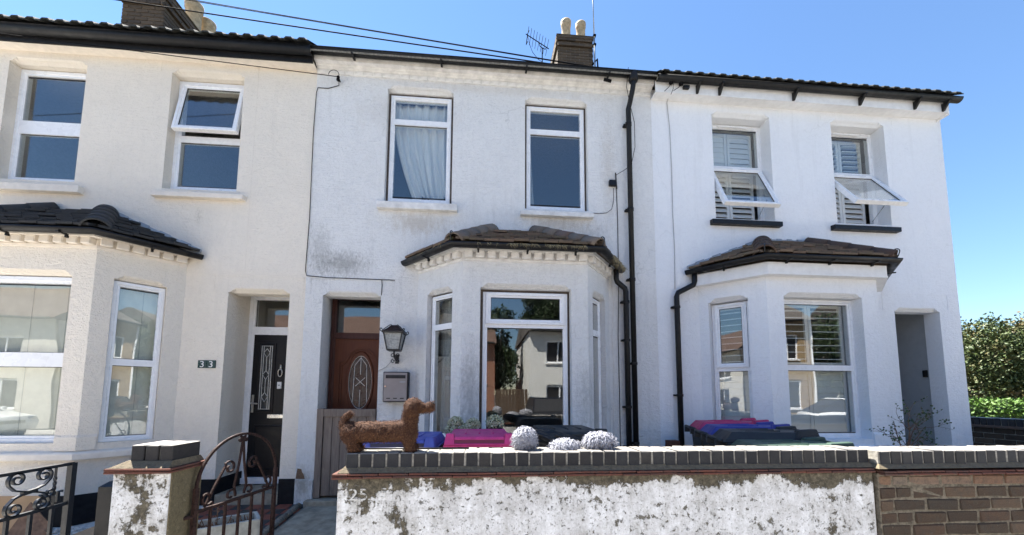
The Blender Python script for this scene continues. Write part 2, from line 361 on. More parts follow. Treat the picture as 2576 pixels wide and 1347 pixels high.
def chamfer_brick(l, w, h, c, name, mt, jitter=0.0, seed=0, top=None):
    """box with chamfered edges, centred at the origin"""
    bm = bmesh.new(); bmesh.ops.create_cube(bm, size=1)
    for v in bm.verts: v.co = Vector((v.co.x * l, v.co.y * w, v.co.z * h))
    bmesh.ops.bevel(bm, geom=list(bm.edges), offset=c, segments=1, affect='EDGES', profile=0.5)
    rr = random.Random(seed)
    if jitter:
        for v in bm.verts: v.co += Vector((rr.uniform(-1, 1), rr.uniform(-1, 1), rr.uniform(-1, 1))) * jitter
    me = bpy.data.meshes.new(name); bm.to_mesh(me); bm.free(); me.materials.append(MT[mt])
    if top:                       # paler upper face, sun glare put into its colour
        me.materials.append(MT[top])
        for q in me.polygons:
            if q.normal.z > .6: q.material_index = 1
    return me

def panel(mb, F, u0, u1, z0, z1, ops, holes=(), ch=0.05):
    """wall face with openings (a,b,c,e,reveal); heads carry a stop-chamfered lintel edge; holes have no trim"""
    us = sorted({u0, u1} | {k for o in list(ops) + list(holes) for k in o[:2]})
    zs = sorted({z0, z1} | {o[2] for o in ops} | {o[3] + ch for o in ops} | {k for o in holes for k in o[2:4]})
    for i in range(len(us) - 1):
        for j in range(len(zs) - 1):
            um, zm = (us[i] + us[i + 1]) / 2, (zs[j] + zs[j + 1]) / 2
            if any(a < um < b and c < zm < e + ch for a, b, c, e, _ in ops) or any(a < um < b and c < zm < e for a, b, c, e in holes): continue
            mb.poly(F(us[i], 0, zs[j]), F(us[i + 1], 0, zs[j]), F(us[i + 1], 0, zs[j + 1]), F(us[i], 0, zs[j + 1]))
    for a, b, c, e, rev in ops:
        half = [(a, 0.0), (a + .022, .003), (a + .034, .012), (a + .040, .026), (a + .062, .034), (a + .072, ch)]
        cur = half + [(a + b - u, k) for u, k in half[::-1]]
        for i in range(len(cur) - 1):
            (u, k), (q, l) = cur[i], cur[i + 1]
            if k < ch or l < ch: mb.poly(F(u, 0, e + k), F(q, 0, e + l), F(q, 0, e + ch), F(u, 0, e + ch))
            dm, km, lm = .018, k * .62, l * .62
            mb.poly(F(u, 0, e + k), F(q, 0, e + l), F(q, dm, e + lm), F(u, dm, e + km))
            mb.poly(F(u, dm, e + km), F(q, dm, e + lm), F(q, dm + .010, e + lm * .95), F(u, dm + .010, e + km * .95))
            mb.poly(F(u, dm + .010, e + km * .95), F(q, dm + .010, e + lm * .95), F(q, .06, e), F(u, .06, e))
        mb.poly(F(a, .06, e), F(b, .06, e), F(b, rev, e), F(a, rev, e))
        mb.poly(F(a, 0, c), F(a, rev, c), F(a, rev, e), F(a, .06, e), F(a, 0, e))
        mb.poly(F(b, 0, c), F(b, 0, e), F(b, .06, e), F(b, rev, e), F(b, rev, c))
        mb.poly(F(a, 0, c), F(b, 0, c), F(b, rev, c + .004), F(a, rev, c + .004))

def frame_prof(w, dp, d0): return [(0, d0 + dp), (0, d0 + .005), (.005, d0), (w * .55, d0), (w * .66, d0 + .010), (w, d0 + .014), (w, d0 + dp)]
def pane(F, u0, u1, z0, z1, d, win, mt='glass', gasket=True):
    mb = MB().box(u0 - .004, u1 + .004, d, d + .006, z0 - .004, z1 + .004, F); part('pane', mb, mt, win)
    if gasket: part('gasket', MB().ring(F, u0 - .006, u1 + .006, z0 - .006, z1 + .006, [(0, d + .002), (0, d - .004), (.012, d - .004), (.012, d + .002)]), 'rubber', win)
def make_window(house, F, a, b, c, e, d0, lights, fw_=.055, mullion_z=(), surround=None):
    """lights: (z0, z1, sash?, open angle).  a..b, c..e is the outer size of the frame at depth d0"""
    mb = MB(); mb.ring(F, a, b, c, e, frame_prof(fw_, .07, d0))
    for (z0, z1) in mullion_z: mb.box(a + .02, b - .02, d0 + .006, d0 + .062, z0, z1, F)
    win = part('window', mb, 'upvc', house)
    if surround:
        part('timber_surround', MB().ring(F, a - surround, b + surround, c - .0, e + surround, [(0, d0 + .05), (0, d0 + .012), (surround - .001, d0 + .012), (surround - .001, d0 + .05)]), 'brownwood', win)
    for (z0, z1, sash, ang) in lights:
        u0, u1 = a + fw_ - .012, b - fw_ + .012
        if sash:
            ds = d0 - .016; G = hinge(F, z1, ds, ang) if ang else F; sw = .058
            s = part('sash', MB().ring(G, u0 - .008, u1 + .008, z0, z1, frame_prof(sw, .06, ds)), 'upvc', win)
            pane(G, u0 + sw - .008, u1 - sw + .008, z0 + sw, z1 - sw, ds + .026, win)
        else:
            pane(F, u0, u1, z0, z1, d0 + .026, win)
    return win

def sweep(mb, path, prof, ends=True):
    """profile (out, z) swept along a plan polyline with mitred corners; out is to the street side of a left-to-right path"""
    P = [Vector(p) for p in path]; m_ = len(P); k = len(prof); o = len(mb.v); nr = []
    for i in range(m_ - 1):
        t = (P[i + 1] - P[i]).normalized(); nr.append(Vector((t.y, -t.x)))
    for i in range(m_):
        a = nr[max(0, i - 1)]; b = nr[min(m_ - 2, i)]; q = (a + b).normalized(); q = q / max(0.3, q.dot(a))
        for (d, z) in prof: p = P[i] + q * d; mb.v.append((p.x, p.y, z))
    for i in range(m_ - 1):
        for j in range(k):
            a = o + i * k + j; b = o + i * k + (j + 1) % k; mb.f.append((a, b, b + k, a + k))
    if ends: mb.f.append(tuple(o + j for j in range(k))); mb.f.append(tuple(o + (m_ - 1) * k + j for j in range(k))[::-1])
    return mb
def half_round(r, z, out, th=.006, n=9):
    pr = [(out + r + r * math.cos(math.pi + math.pi * i / n), z + r * math.sin(math.pi + math.pi * i / n)) for i in range(n + 1)]
    q = r - th
    return pr + [(out + r + q * math.cos(math.pi + math.pi * i / n), z + q * math.sin(math.pi + math.pi * i / n)) for i in range(n, -1, -1)]
def rect(o0, o1, z0, z1): return [(o0, z0), (o1, z0), (o1, z1), (o0, z1)]
def basis(x, y, z): return Matrix((Vector(x), Vector(y), Vector(z))).transposed().to_euler()
def arc(cx, cz, r0, r1, a0, a1, n=18): 
    return [(cx + (r0 + (r1 - r0) * i / n) * math.cos(a0 + (a1 - a0) * i / n), cz + (r0 + (r1 - r0) * i / n) * math.sin(a0 + (a1 - a0) * i / n)) for i in range(n + 1)]
# ------------------------------------------------------------------ ground
H, FB = 4.85, 4.30
def gz(y): return 0.10 + (y - 2.3) / 2.55 * 0.17      # front gardens rise towards the houses
struct('road', MB().poly((-160, -6.2, 0), (160, -6.2, 0), (160, 0.35, 0), (-160, 0.35, 0)), 'asphalt')
struct('pavement', MB().box(-160, 160, 0.36, 2.30, -0.2, 0.11), 'slab')
struct('opposite_pavement', MB().box(-160, 160, -8.0, -6.21, -0.2, 0.11), 'slab')
struct('ground', MB().poly((-600, -600, -0.06), (600, -600, -0.06), (600, 600, -0.06), (-600, 600, -0.06)), 'soil')
for (a, b, q) in ((-40, -3.06, 'pebble'), (-1.2, 6.8, 'concrete')): struct('front_garden', MB().poly((a, 2.3, gz(2.3)), (b, 2.3, gz(2.3)), (b, 4.9, gz(4.9)), (a, 4.9, gz(4.9))), q)
struct('rear_ground', MB().poly((-40, 4.9, 0.2), (60, 4.9, 0.2), (60, 60, 0.2), (-40, 60, 0.2)), 'soil')
struct('side_path', MB().poly((6.8, 2.3, gz(2.3) - .004), (7.2, 2.3, gz(2.3) - .004), (7.2, 12, gz(4.9) - .004), (6.8, 12, gz(4.9) - .004)), 'concrete')

# ------------------------------------------------------------------ houses
TILE = {k: chamfer_brick(1, .17, .030, .005, 'clay_tile', k, .0025, i) for i, k in enumerate(('baytile', 'bayslate'))}
def hip_mesh(mt):
    mb = MB(); n = 10; L = .27
    for th, ro in ((0, .122), (1, .104)):
        for i in range(2):
            for k in range(n + 1):
                a = math.pi * (k / n); r = ro * (1.0 if i == 0 else .93)
                mb.v.append((L * i, r * math.cos(a), r * math.sin(a) * .95))
    w_ = n + 1
    for k in range(n):
        mb.f += [(k, k + 1, w_ + k + 1, w_ + k), (2 * w_ + k, 3 * w_ + k, 3 * w_ + k + 1, 2 * w_ + k + 1), (k, 2 * w_ + k, 2 * w_ + k + 1, k + 1), (w_ + k, w_ + k + 1, 3 * w_ + k + 1, 3 * w_ + k)]
    mb.f += [(0, w_, 3 * w_, 2 * w_), (n, 2 * w_ + n, 3 * w_ + n, w_ + n)]
    me = mb.mesh('hip_tile', smooth=True); me.materials.append(MT[mt]); return me
HIP = {k: hip_mesh(k) for k in ('hip', 'hipdark', 'bayslate')}
DENT = {k: chamfer_brick(.098, .075, .068, .006, 'dentil', k, .002, 3) for k in ('creamtrim', 'dirtytrim')}

def tile_face(par, A, B, C, D, mesh, tw=.165, gauge=.125):
    """A,B eave left/right; D,C top left/right"""
    A, B, C, D = map(Vector, (A, B, C, D)); e = (B - A).normalized(); s_ = (D - A) - e * (D - A).dot(e); hgt = s_.length; s_ = s_ / hgt; nn = e.cross(s_)
    rows = max(1, int(round(hgt / gauge))); g = hgt / rows; lw = (B - A).length
    l1, r1 = (D - A).dot(e), (C - A).dot(e)
    for r in range(rows):
        f = (r + .35) / rows; ul = l1 * f; ur = lw + (r1 - lw) * f; u = ul - rnd.uniform(0, tw * .8)
        while u < ur - .02:
            a = max(u, ul); b = min(u + tw, ur)
            if b - a > .02:
                c = A + e * ((a + b) / 2) + s_ * (r * g + .055) + nn * (.028 + rnd.uniform(-.005, .010))
                tilt = rnd.uniform(.20, .32)
                y = (s_ * math.cos(tilt) - nn * math.sin(tilt)); x = e
                inst('tile', mesh, par, c, basis(x, y, x.cross(y)), (b - a - .004, 1, 1))
            u += tw

def chimney(house, x0, x1, y0, y1, z0, z1, pots, side):
    core = part('chimney', MB().box(x0 + .012, x1 - .012, y0 + .012, y1 - .012, z0, z1), 'darkmortar', house)
    bl = chamfer_brick(.215, .1025, .065, .005, 'brick', 'stockbrick', .003, 5); bh = chamfer_brick(.1025, .1025, .065, .005, 'brick', 'stockbrick', .003, 6)
    n = int((z1 - z0) / .075)
    for i in range(n):
        z = z0 + i * .075 + .037; corb = .03 if i >= n - 2 else (.045 if i == n - 4 else 0)
        for face in ('front', side):
            if face == 'front': L, base = x1 - x0, lambda u: (x0 + u, y0 + .05 - corb, z)
            elif face == 'left': L, base = y1 - y0, lambda u: (x0 + .05 - corb, y0 + u, z)
            else: L, base = y1 - y0, lambda u: (x1 - .05 + corb, y0 + u, z)
            u = 0.0; k = 0
            first = .1125 if (i + (face != 'front')) % 2 else .225
            while u < L - .03:
                w_ = min(first if k == 0 else .225, L - u)
                inst('brick', bl, core, base(u + w_ / 2), (0, rnd.uniform(-.012, .012), (0 if face == 'front' else math.pi / 2) + rnd.uniform(-.01, .01)), ((w_ - .010) / .215, 1, 1))
                u += w_; k += 1
    part('flaunching', MB().hexa([(x0 - .03, y0 - .03, z1), (x1 + .03, y0 - .03, z1), (x1 + .03, y1 + .03, z1), (x0 - .03, y1 + .03, z1), (x0 + .1, y0 + .1, z1 + .08), (x1 - .1, y0 + .1, z1 + .08), (x1 - .1, y1 - .1, z1 + .08), (x0 + .1, y1 - .1, z1 + .08)]), 'darkmortar', core)
    for (px, py, r, h_) in pots:
        part('chimney_pot', MB().lathe([(r * 1.02, 0), (r * .94, h_ * .1), (r * .92, h_ * .74), (r * 1.03, h_ * .78), (r * 1.06, h_ * .82), (r * 1.03, h_ * .87), (r * 1.09, h_ * .92), (r * 1.09, h_), (r * .93, h_), (r * .86, h_ * .5)], 20, (px, py, z1 + .03)), 'pot', core, True)
    return core

def scroll3(F, c, r, turns, a0, n=26, sgn=1):
    return [F(c[0] + r * (1 - .8 * i / n) * math.cos(a0 + sgn * turns * 2 * math.pi * i / n), 0, c[1] + r * (1 - .8 * i / n) * math.sin(a0 + sgn * turns * 2 * math.pi * i / n)) for i in range(n + 1)]

def shutter(win, F, u0, u1, z0, z1, d, panels, pitch, ang, split=None):
    fr = MB(); pw = (u1 - u0) / panels
    seg = [(z0, split - .02), (split + .02, z1)] if split else [(z0, z1)]
    sl = MB().box(-.5, .5, -.043, .043, -.004, .004).mesh('slat'); sl.materials.append(MT['shutter'])
    for p in range(panels):
        a, b = u0 + p * pw + .004, u0 + (p + 1) * pw - .004
        fr.box(a, a + .04, d, d + .028, z0, z1, F); fr.box(b - .04, b, d, d + .028, z0, z1, F)
        for (s0, s1) in seg:
            fr.box(a + .04, b - .04, d + .002, d + .026, s0, s0 + .05, F); fr.box(a + .04, b - .04, d + .002, d + .026, s1 - .05, s1, F)
            n = int((s1 - s0 - .1) / pitch)
            an = ang if not isinstance(ang, dict) else ang['top' if s0 > z0 + .1 else 'low']
            if isinstance(an, (list, tuple)): an = an[p % len(an)]
            for i in range(n):
                z = s0 + .05 + (i + .5) * (s1 - s0 - .1) / n; c = F((a + b) / 2, d + .014, z)
                x = Vector((F.t.x, F.t.y, 0)); dep = Vector((-F.n.x, -F.n.y, 0)); y = dep * math.cos(an) + Vector((0, 0, 1)) * math.sin(an)
                inst('slat', sl, win, c, basis(x, y, x.cross(y)), (b - a - .084, 1, 1))
    part('shutter_frame', fr, 'shutter', win)

def curtain(win, F, ul, ur, z0, z1, d, mt, folds=7, amp=.03, left=None, right=None, n=60, m_=26, seed=0, bottom=None):
    mb = MB(); rr = random.Random(seed); ph = [rr.uniform(0, 6.28) for _ in range(4)]
    for j in range(m_ + 1):
        f = j / m_; z = z1 + (z0 - z1) * f
        a = left(f) if left else ul; b = right(f) if right else ur
        for i in range(n + 1):
            t = i / n; u = a + (b - a) * t
            w_ = math.sin(t * folds * 6.283 + ph[0] + .9 * math.sin(2.3 * f + ph[1])) * .6 + math.sin(t * folds * 2.3 * 6.283 + ph[2] + 1.4 * f) * .3 + .3 * math.sin(t * 9 + f * 4)
            mb.v.append(F(u, d + amp * w_ * (.35 + .65 * f), z + (bottom(t) * f ** 4 if bottom else 0)))
    for j in range(m_):
        for i in range(n):
            a = j * (n + 1) + i; mb.f.append((a, a + 1, a + n + 2, a + n + 1))
    o = part('curtain', mb, mt, win, True)
    q = o.modifiers.new('solid', 'SOLIDIFY'); q.thickness = .003
    return o
def blind(win, F, u0, u1, z0, z1, d, strings=(.2, .8)):
    mb = MB(); pitch = .022; n = int((z1 - z0) / pitch)
    for i in range(n):
        z = z0 + i * pitch
        mb.hexa([F(u0, d, z), F(u1, d, z), F(u1, d + .0015, z), F(u0, d + .0015, z), F(u0, d + .006, z + .024), F(u1, d + .006, z + .024), F(u1, d + .0075, z + .024), F(u0, d + .0075, z + .024)])
    b = part('blind', mb, 'blind', win)
    st = MB()
    for s_ in strings:
        u = u0 + (u1 - u0) * s_; st.box(u - .0015, u + .0015, d - .004, d - .002, z0, z1, F)
    part('blind_cord', st, 'darkcurtain', win)

def build_house(P):
    X0, X1 = P['x']; F = Fr((X0, H), (X1, H)); pm = P['paint']
    h = thing('terraced_house', P['label'], 'house', ((X0 + X1) / 2, H, 0.2))
    U = lambda x: x - X0
    jl, fl, fr_, jr = P['bay']; zt = 3.17
    # ---- main wall
    mb = MB(); ops = []
    for wv in P['upper']: ops.append((U(wv['x'][0]), U(wv['x'][1]), wv['z'][0], wv['z'][1], P['rev'] + .03))
    da, db, dz, de = P['door']; ops.append((U(da), U(db), 0.05, de, .2))
    panel(mb, F, 0, X1 - X0, 0.05, P['top'], ops, [(U(jl), U(jr), 0.05, 3.2)])
    # door recess
    rec = P['recess']
    wall_mb = mb; mb = MB() if P.get('porch') else mb
    mb.poly((da - .03, H + .2, .05), (da - .03, H + rec + .1, .05), (da - .03, H + rec + .1, de + .12), (da - .03, H + .2, de + .12))
    mb.poly((db + .03, H + .2, .05), (db + .03, H + rec + .1, .05), (db + .03, H + rec + .1, de + .12), (db + .03, H + .2, de + .12))
    mb.poly((da - .03, H + .2, de + .12), (db + .03, H + .2, de + .12), (db + .03, H + rec + .1, de + .12), (da - .03, H + rec + .1, de + .12))
    mb.poly((da - .03, H + .2, .05), (da, H + .2, .05), (da, H + .2, de), (da - .03, H + .2, de)); mb.poly((db, H + .2, .05), (db + .03, H + .2, .05), (db + .03, H + .2, de), (db, H + .2, de))
    mb.poly((da - .03, H + .2, de), (db + .03, H + .2, de), (db + .03, H + .2, de + .12), (da - .03, H + .2, de + .12))
    if P.get('porch'): part('porch_lining', mb, P['porch'], h); mb = wall_mb
    if P.get('gable'):
        mb.poly((X1, H, .05), (X1, H + 8.2, .05), (X1, H + 8.2, P['top']), (X1, H + 4.1, 8.55), (X1, H, P['top']))
    if P.get('gable_left'): mb.poly((X0, H, .05), (X0, H, P['top']), (X0, H + 4.1, 8.55), (X0, H + 8.2, P['top']), (X0, H + 8.2, .05))
    wall = part('wall', mb, pm, h)
    # thin raised lintel slabs cut into the render
    for (a, b, c, e) in P['slabs']:
        q = MB()
        for (p0, p1, p2, p3) in ((a, a + .008, c, e), (b - .008, b, c, e), (a, b, e - .008, e)): q.box(p0, p1, H - .004, H + .004, p2, p3)
        part('lintel_edge', q, pm, wall)
    # ---- shell behind
    sh = MB(); by = H + 8.2
    sh.box(X0 + .01, X0 + .11, H + .06, by, .1, 5.75); sh.box(X1 - .11, X1 - .01, H + .06, by, .1, 5.75); sh.box(X0, X1, by, by + .2, .1, 5.75)
    sh.box(X0 + .12, X1 - .12, H + .05, by, .1, .3); sh.box(X0 + .12, X1 - .12, H + .05, by, 3.22, 3.4); sh.box(X0 + .12, X1 - .12, H + .05, by, 5.6, 5.7)
    sh.box(X0 + .12, X1 - .12, H + 3.6, H + 3.7, .3, 5.6)
    px = (da - .09) if da > (jl + jr) / 2 else (db + .04)
    sh.box(px, px + .05, H + rec + .12, H + 3.6, .3, 3.2); mx_ = (P['upper'][0]['x'][1] + P['upper'][1]['x'][0]) / 2; sh.box(mx_ - .05, mx_ + .05, H + .05, H + 3.6, 3.4, 5.6)
    part('inner_wall', sh, 'interior', h)
    # ---- bay
    zb = 0.05
    FL, FF, FRt = Fr((jl, H), (fl, FB)), Fr((fl, FB), (fr_, FB)), Fr((fr_, FB), (jr, H))
    bm_ = MB(); br = P['bayrev']
    for G, o in ((FL, P['bl']), (FF, P['bf']), (FRt, P['br'])): panel(bm_, G, 0, G.L, zb, zt, [(o[0], o[1], o[2], o[3], br + .03)])
    bm_.poly((jl, H, zt), (fl, FB, zt), (fr_, FB, zt), (jr, H, zt))
    bay = part('bay_wall', bm_, pm, h); path = [(jl, H), (fl, FB), (fr_, FB), (jr, H)]
    zE = 3.19; e = P['eave']
    epath = [(jl - .15, H), (fl - .10, FB - e), (fr_ + .10, FB - e), (jr + .15, H)]
    T0, T1 = P['ridge']
    A0, A1, A2, A3 = [Vector((p[0], p[1], zE + .02)) for p in epath]; t0, t1 = Vector((T0, H - .005, P['rz'])), Vector((T1, H - .005, P['rz']))
    ro = MB().poly(A0, A1, t0).poly(A1, A2, t1, t0).poly(A2, A3, t1).poly(A0, A1, A2, A3)
    roof = part('bay_roof', ro, P['tile'], h)
    tile_face(roof, A1, A2, t1, t0, TILE[P['tile']]); tile_face(roof, A0, A1, t0, t0, TILE[P['tile']]); tile_face(roof, A2, A3, t1, t1, TILE[P['tile']])
    for (a, b) in ((A1, t0), (A2, t1)):
        L = (b - a).length; dr = (b - a) / L; side_ = dr.cross(Vector((0, 0, 1))).normalized(); up_ = side_.cross(dr); n = int(L / .235) + 1; st = L / n
        for i in range(n):
            inst('hip_tile', HIP[P['hip']], roof, a + dr * (i * st - .0) + up_ * (-.005), basis(dr, up_.cross(dr), up_), (st * 1.1 / .27, 1, 1))
        G = lambda u, d, z, a=a, dr=dr: tuple(a + Vector((dr.x, dr.y, 0)).normalized() * u + Vector((0, 0, z)))
        if P['iron']:
            part('hip_iron', MB().tube([G(-.02, 0, -.02), G(-.05, 0, .03)] + scroll3(G, (-.03, .09), .036, 1.0, math.pi * 1.15, 20, -1), .006, 6), 'iron', roof, True)
    if P.get('flash'):
        fm = MB()
        for (p, q) in P['flash_edges'](A0, t0, A3, t1):
            n = 9
            for i in range(n):
                a, b = p.lerp(q, i / n), p.lerp(q, (i + 1) / n); dn = Vector((0, -.0, 0))
                k = .065 + .012 * (i % 2)
                fm.hexa([(a.x, H - .10, a.z - .05), (b.x, H - .10, b.z - .05), (b.x, H - .004, b.z + .03), (a.x, H - .004, a.z + .03), (a.x, H - .10, a.z - .045), (b.x, H - .10, b.z - .045), (b.x, H - .004, b.z + k), (a.x, H - .004, a.z + k)])
        part('lead_flashing', fm, 'lead', roof)
    g_ = MB(); sweep(g_, epath, half_round(.052, zE + .005, -.02))
    gut = part('gutter', g_, 'gutter', h, True)
    gbm = MB().box(-.012, .012, -.09, .012, -.052, -.04).box(-.010, .010, -.005, .02, -.078, -.0525).mesh('gutter_bracket'); gbm.materials.append(MT['gutter'])
    for (a, b) in ((epath[0], epath[1]), (epath[1], epath[2]), (epath[2], epath[3])):
        G = Fr(a, b); n = 3 if G.L > 1.2 else 1
        for i in range(n):
            inst('gutter_bracket', gbm, gut, G(G.L * (i + .5) / n, 0, zE), (0, 0, math.atan2(G.t.y, G.t.x)))
    if P['dentil']:
        dm = P['trim']
        band = MB(); sweep(band, path, rect(-.01, .085, 3.158, 3.20)); sweep(band, path, rect(-.01, .012, 3.055, 3.085)); part('cornice_band', band, dm, bay)
        for G in (FL, FF, FRt):
            n = max(3, int(G.L / .122)); st = G.L / n
            for i in range(n):
                p = G((i + .5) * st, -.03, 3.123); inst('dentil', DENT[dm], bay, p, (rnd.uniform(-.02, .02), rnd.uniform(-.02, .02), math.atan2(G.t.y, G.t.x)), (rnd.uniform(.9, 1.0), 1, 1))
    else:
        fm = MB(); sweep(fm, path, rect(-.01, .10, 2.985, 3.135)); part('fascia_board', fm, 'trimwhite', bay, bevel=.004)
        fm = MB(); sweep(fm, path, rect(.10, .106, 2.985, 3.005)); part('fascia_lip', fm, 'trimwhite', bay)
    sb = MB(); sweep(sb, path, [(-.02, .87), (.05, .875), (.06, .885), (.06, .935), (.05, .95), (-.02, .97)]); part('bay_sill', sb, P['trim'], bay)
    if P.get('plinth'):
        pl = MB(); sweep(pl, path, rect(-.02, .012, .05, .53)); part('plinth', pl, 'plinth', bay)
        part('plinth', MB().box(jr + .004, da, H - .012, H + .02, .05, .56), 'plinth', h); part('plinth', MB().box(db, X1, H - .012, H + .02, .05, .555), 'plinth', h)
        part('plinth', MB().box(da + .0005, da + .010, H - .013, H + rec - .02, .05, .558), 'plinth', h)
    if P.get('pierbase'):
        for (c, G1, a1, G2, b1) in ((0, FL, P['bl'][1], FF, P['bf'][0]), (0, FF, P['bf'][1], FRt, P['br'][0])):
            q1, q2 = G1(a1 + .012, -.0, 0), G2(b1 - .012, 0, 0); cor = G2(0, 0, 0)
            pb = MB(); sweep(pb, [q1[:2], cor[:2], q2[:2]], [(-.005, .97), (.016, .97), (.016, 1.10), (.004, 1.118), (-.005, 1.12)])
            part('pier_base', pb, pm, bay)
    # ---- main eaves
    P['eaves'](h, P)
    # ---- roof
    rm = MB(); yE, zE2, yR, zR = H - .24, P['ez'], 8.95, P['ez'] + 2.78
    n = int((X1 - X0) / .15); st = (X1 - X0) / n; prof = []
    for i in range(n):
        x = X0 + i * st
        prof += [(x, 0), (x + st * .55, 0), (x + st * .62, P['rollh']), (x + st * .93, P['rollh'])]
    prof.append((X1, 0))
    for (y, z) in ((yE, zE2), (yR, zR), (2 * yR - yE, zE2)): rm.v += [(x, y, z + k) for x, k in prof]
    k = len(prof)
    for i in range(2):
        for j in range(k - 1): rm.f.append((i * k + j, i * k + j + 1, i * k + k + j + 1, i * k + k + j))
    rf = part('roof', rm, 'concretetile', h)
    part('roof_underlay', MB().hexa([(X0, yE + .02, zE2 - .05), (X1, yE + .02, zE2 - .05), (X1, yR, zR - .05), (X0, yR, zR - .05), (X0, yE + .02, zE2 - .004), (X1, yE + .02, zE2 - .004), (X1, yR, zR - .004), (X0, yR, zR - .004)]), 'darkmortar', rf)
    if P['rollh'] > .01:
        tm = MB(); n2 = int((X1 - X0) / .30); sw = (X1 - X0) / n2; a = 1 / 2.0
        for (sgn) in (0,):
            pr = []
            for i in range(2):
                x = -.5 + i * .5; pr += [(x, .0), (x + .10, 0), (x + .17, P['rollh'] * 1.15), (x + .36, P['rollh'] * 1.15), (x + .43, 0)]
            pr.append((.5, 0))
            for y, zz in ((-.06, 0), (.30, .36 * .676)):
                tm.v += [(x * sw * .99, y, zz + q) for x, q in pr]; tm.v += [(x * sw * .99, y, zz + q - .016) for x, q in pr]
            kk = len(pr)
            for j in range(kk - 1):
                tm.f += [(j, j + 1, 2 * kk + j + 1, 2 * kk + j), (kk + j, 3 * kk + j, 3 * kk + j + 1, kk + j + 1), (j, kk + j, kk + j + 1, j + 1)]
        tme = tm.mesh('roof_tile'); tme.materials.append(MT['concretetile'])
        for i in range(n2):
            inst('roof_tile', tme, rf, (X0 + (i + .5) * sw, yE, zE2 + .02 + rnd.uniform(-.004, .006)), (0, rnd.uniform(-.012, .012), 0))
    return h, F, FL, FF, FRt, gut, bay, wall
def eaves33(h, P):
    X0, X1 = P['x']; pth = [(X0, H), (X1, H)]
    part('soffit', sweep(MB(), pth, rect(0, .13, 5.70, 5.72)), 'creamtrim', h)
    f = part('fascia_board', sweep(MB(), pth, rect(.13, .15, 5.69, 5.85)), 'gutter', h)
    part('gutter', sweep(MB(), pth, [(.151, 5.76), (.19, 5.745), (.23, 5.76), (.245, 5.79), (.25, 5.835), (.24, 5.835), (.22, 5.77), (.151, 5.775)]), 'gutter', h, True)
def eaves_mid(h, P):
    X0, X1 = P['x']; pth = [(X0, H), (X1, H)]
    part('fascia_board', sweep(MB(), pth, rect(0, .115, 5.765, 5.865)), 'dirtytrim', h)
    mo = MB(); sweep(mo, pth, [(0, 5.735), (.02, 5.735), (.03, 5.745), (.05, 5.75), (.06, 5.76), (.06, 5.768), (0, 5.768)]); part('cornice_moulding', mo, 'dirtytrim', h)
    br = chamfer_brick(.105, .03, .05, .004, 'dentil', 'dirtytrim', .002, 8); n = 38; st = (X1 - X0) / n
    base = part('cornice_band', sweep(MB(), pth, rect(-.01, .012, 5.67, 5.735)), 'dirtytrim', h)
    for i in range(n): inst('dentil', br, base, (X0 + (i + .5) * st, H - .003, 5.703), (0, rnd.uniform(-.01, .01), 0))
    g = MB(); sweep(g, pth, half_round(.058, 5.85, .118)); g_ = part('gutter', g, 'gutter', h, True); bm = MB().box(-.012, .012, -.24, -.116, 5.782, 5.792).mesh('gutter_bracket'); bm.materials.append(MT['gutter'])
    for i in range(4): inst('gutter_bracket', bm, g_, (X0 + .5 + i * 1.1, H, 0))
def eavesR(h, P):
    X0, X1 = P['x']; pth = [(X0, H), (X1 - .06, H)]
    part('fascia_board', sweep(MB(), pth, rect(.135, .15, 5.63, 5.79)), 'trimwhite', h)
    part('soffit', sweep(MB(), pth, rect(0, .135, 5.63, 5.645)), 'trimwhite', h)
    g = MB(); sweep(g, [(X0, H), (X1 + .05, H)], half_round(.056, 5.80, .152)); g_ = part('gutter', g, 'gutter', h, True)
    me = MB().box(-.014, .014, -.115, .0, .0, .012).hexa([(-.014, -.02, -.10), (.014, -.02, -.10), (.014, 0, -.10), (-.014, 0, -.10), (-.014, -.10, 0), (.014, -.10, 0), (.014, 0, 0), (-.014, 0, 0)]).mesh('gutter_bracket'); me.materials.append(MT['gutter'])
    for x in (2.9, 3.22, 4.3, 5.3, 6.15, 6.6): inst('gutter_bracket', me, g_, (x, H - .152, 5.735))
    part('fascia_end', MB().box(X1 - .06, X1 - .045, H - .15, H + .02, 5.60, 5.79), 'trimwhite', h)

MT['porchgrey'] = plain('grey_porch_paint', (0.36, 0.385, 0.405), .8, .05, 10, .3)  # recess lining greyer than the outer walls
P33 = dict(x=(-6.59, -2.14), label='cream terraced house numbered 33 with black front door, left of the white houses', paint='paint33', trim='creamtrim', top=5.75, rev=.12, recess=.52,
    upper=[dict(x=(-5.733, -4.865), z=(4.06, 5.565)), dict(x=(-3.885, -3.025), z=(4.03, 5.55))], door=(-3.03, -2.32, .43, 2.765),
    bay=(-5.98, -5.46, -4.02, -3.52), bl=(.13, .58, 1.04, 2.77), bf=(.21, 1.23, 1.04, 2.765), br=(.146, .58, 1.03, 2.77), bayrev=.07, eave=.14, ridge=(-5.02, -4.46), rz=3.68,
    tile='bayslate', hip='bayslate', iron=False, dentil=True, plinth=True, pierbase=True, eaves=eaves33, ez=5.83, rollh=.022, gable_left=True, flash=True,
    flash_edges=lambda A0, t0, A3, t1: ((t1, A3),), slabs=[(-3.2, -2.16, 2.765, 2.965), (-4.02, -2.86, 5.55, 5.72)])
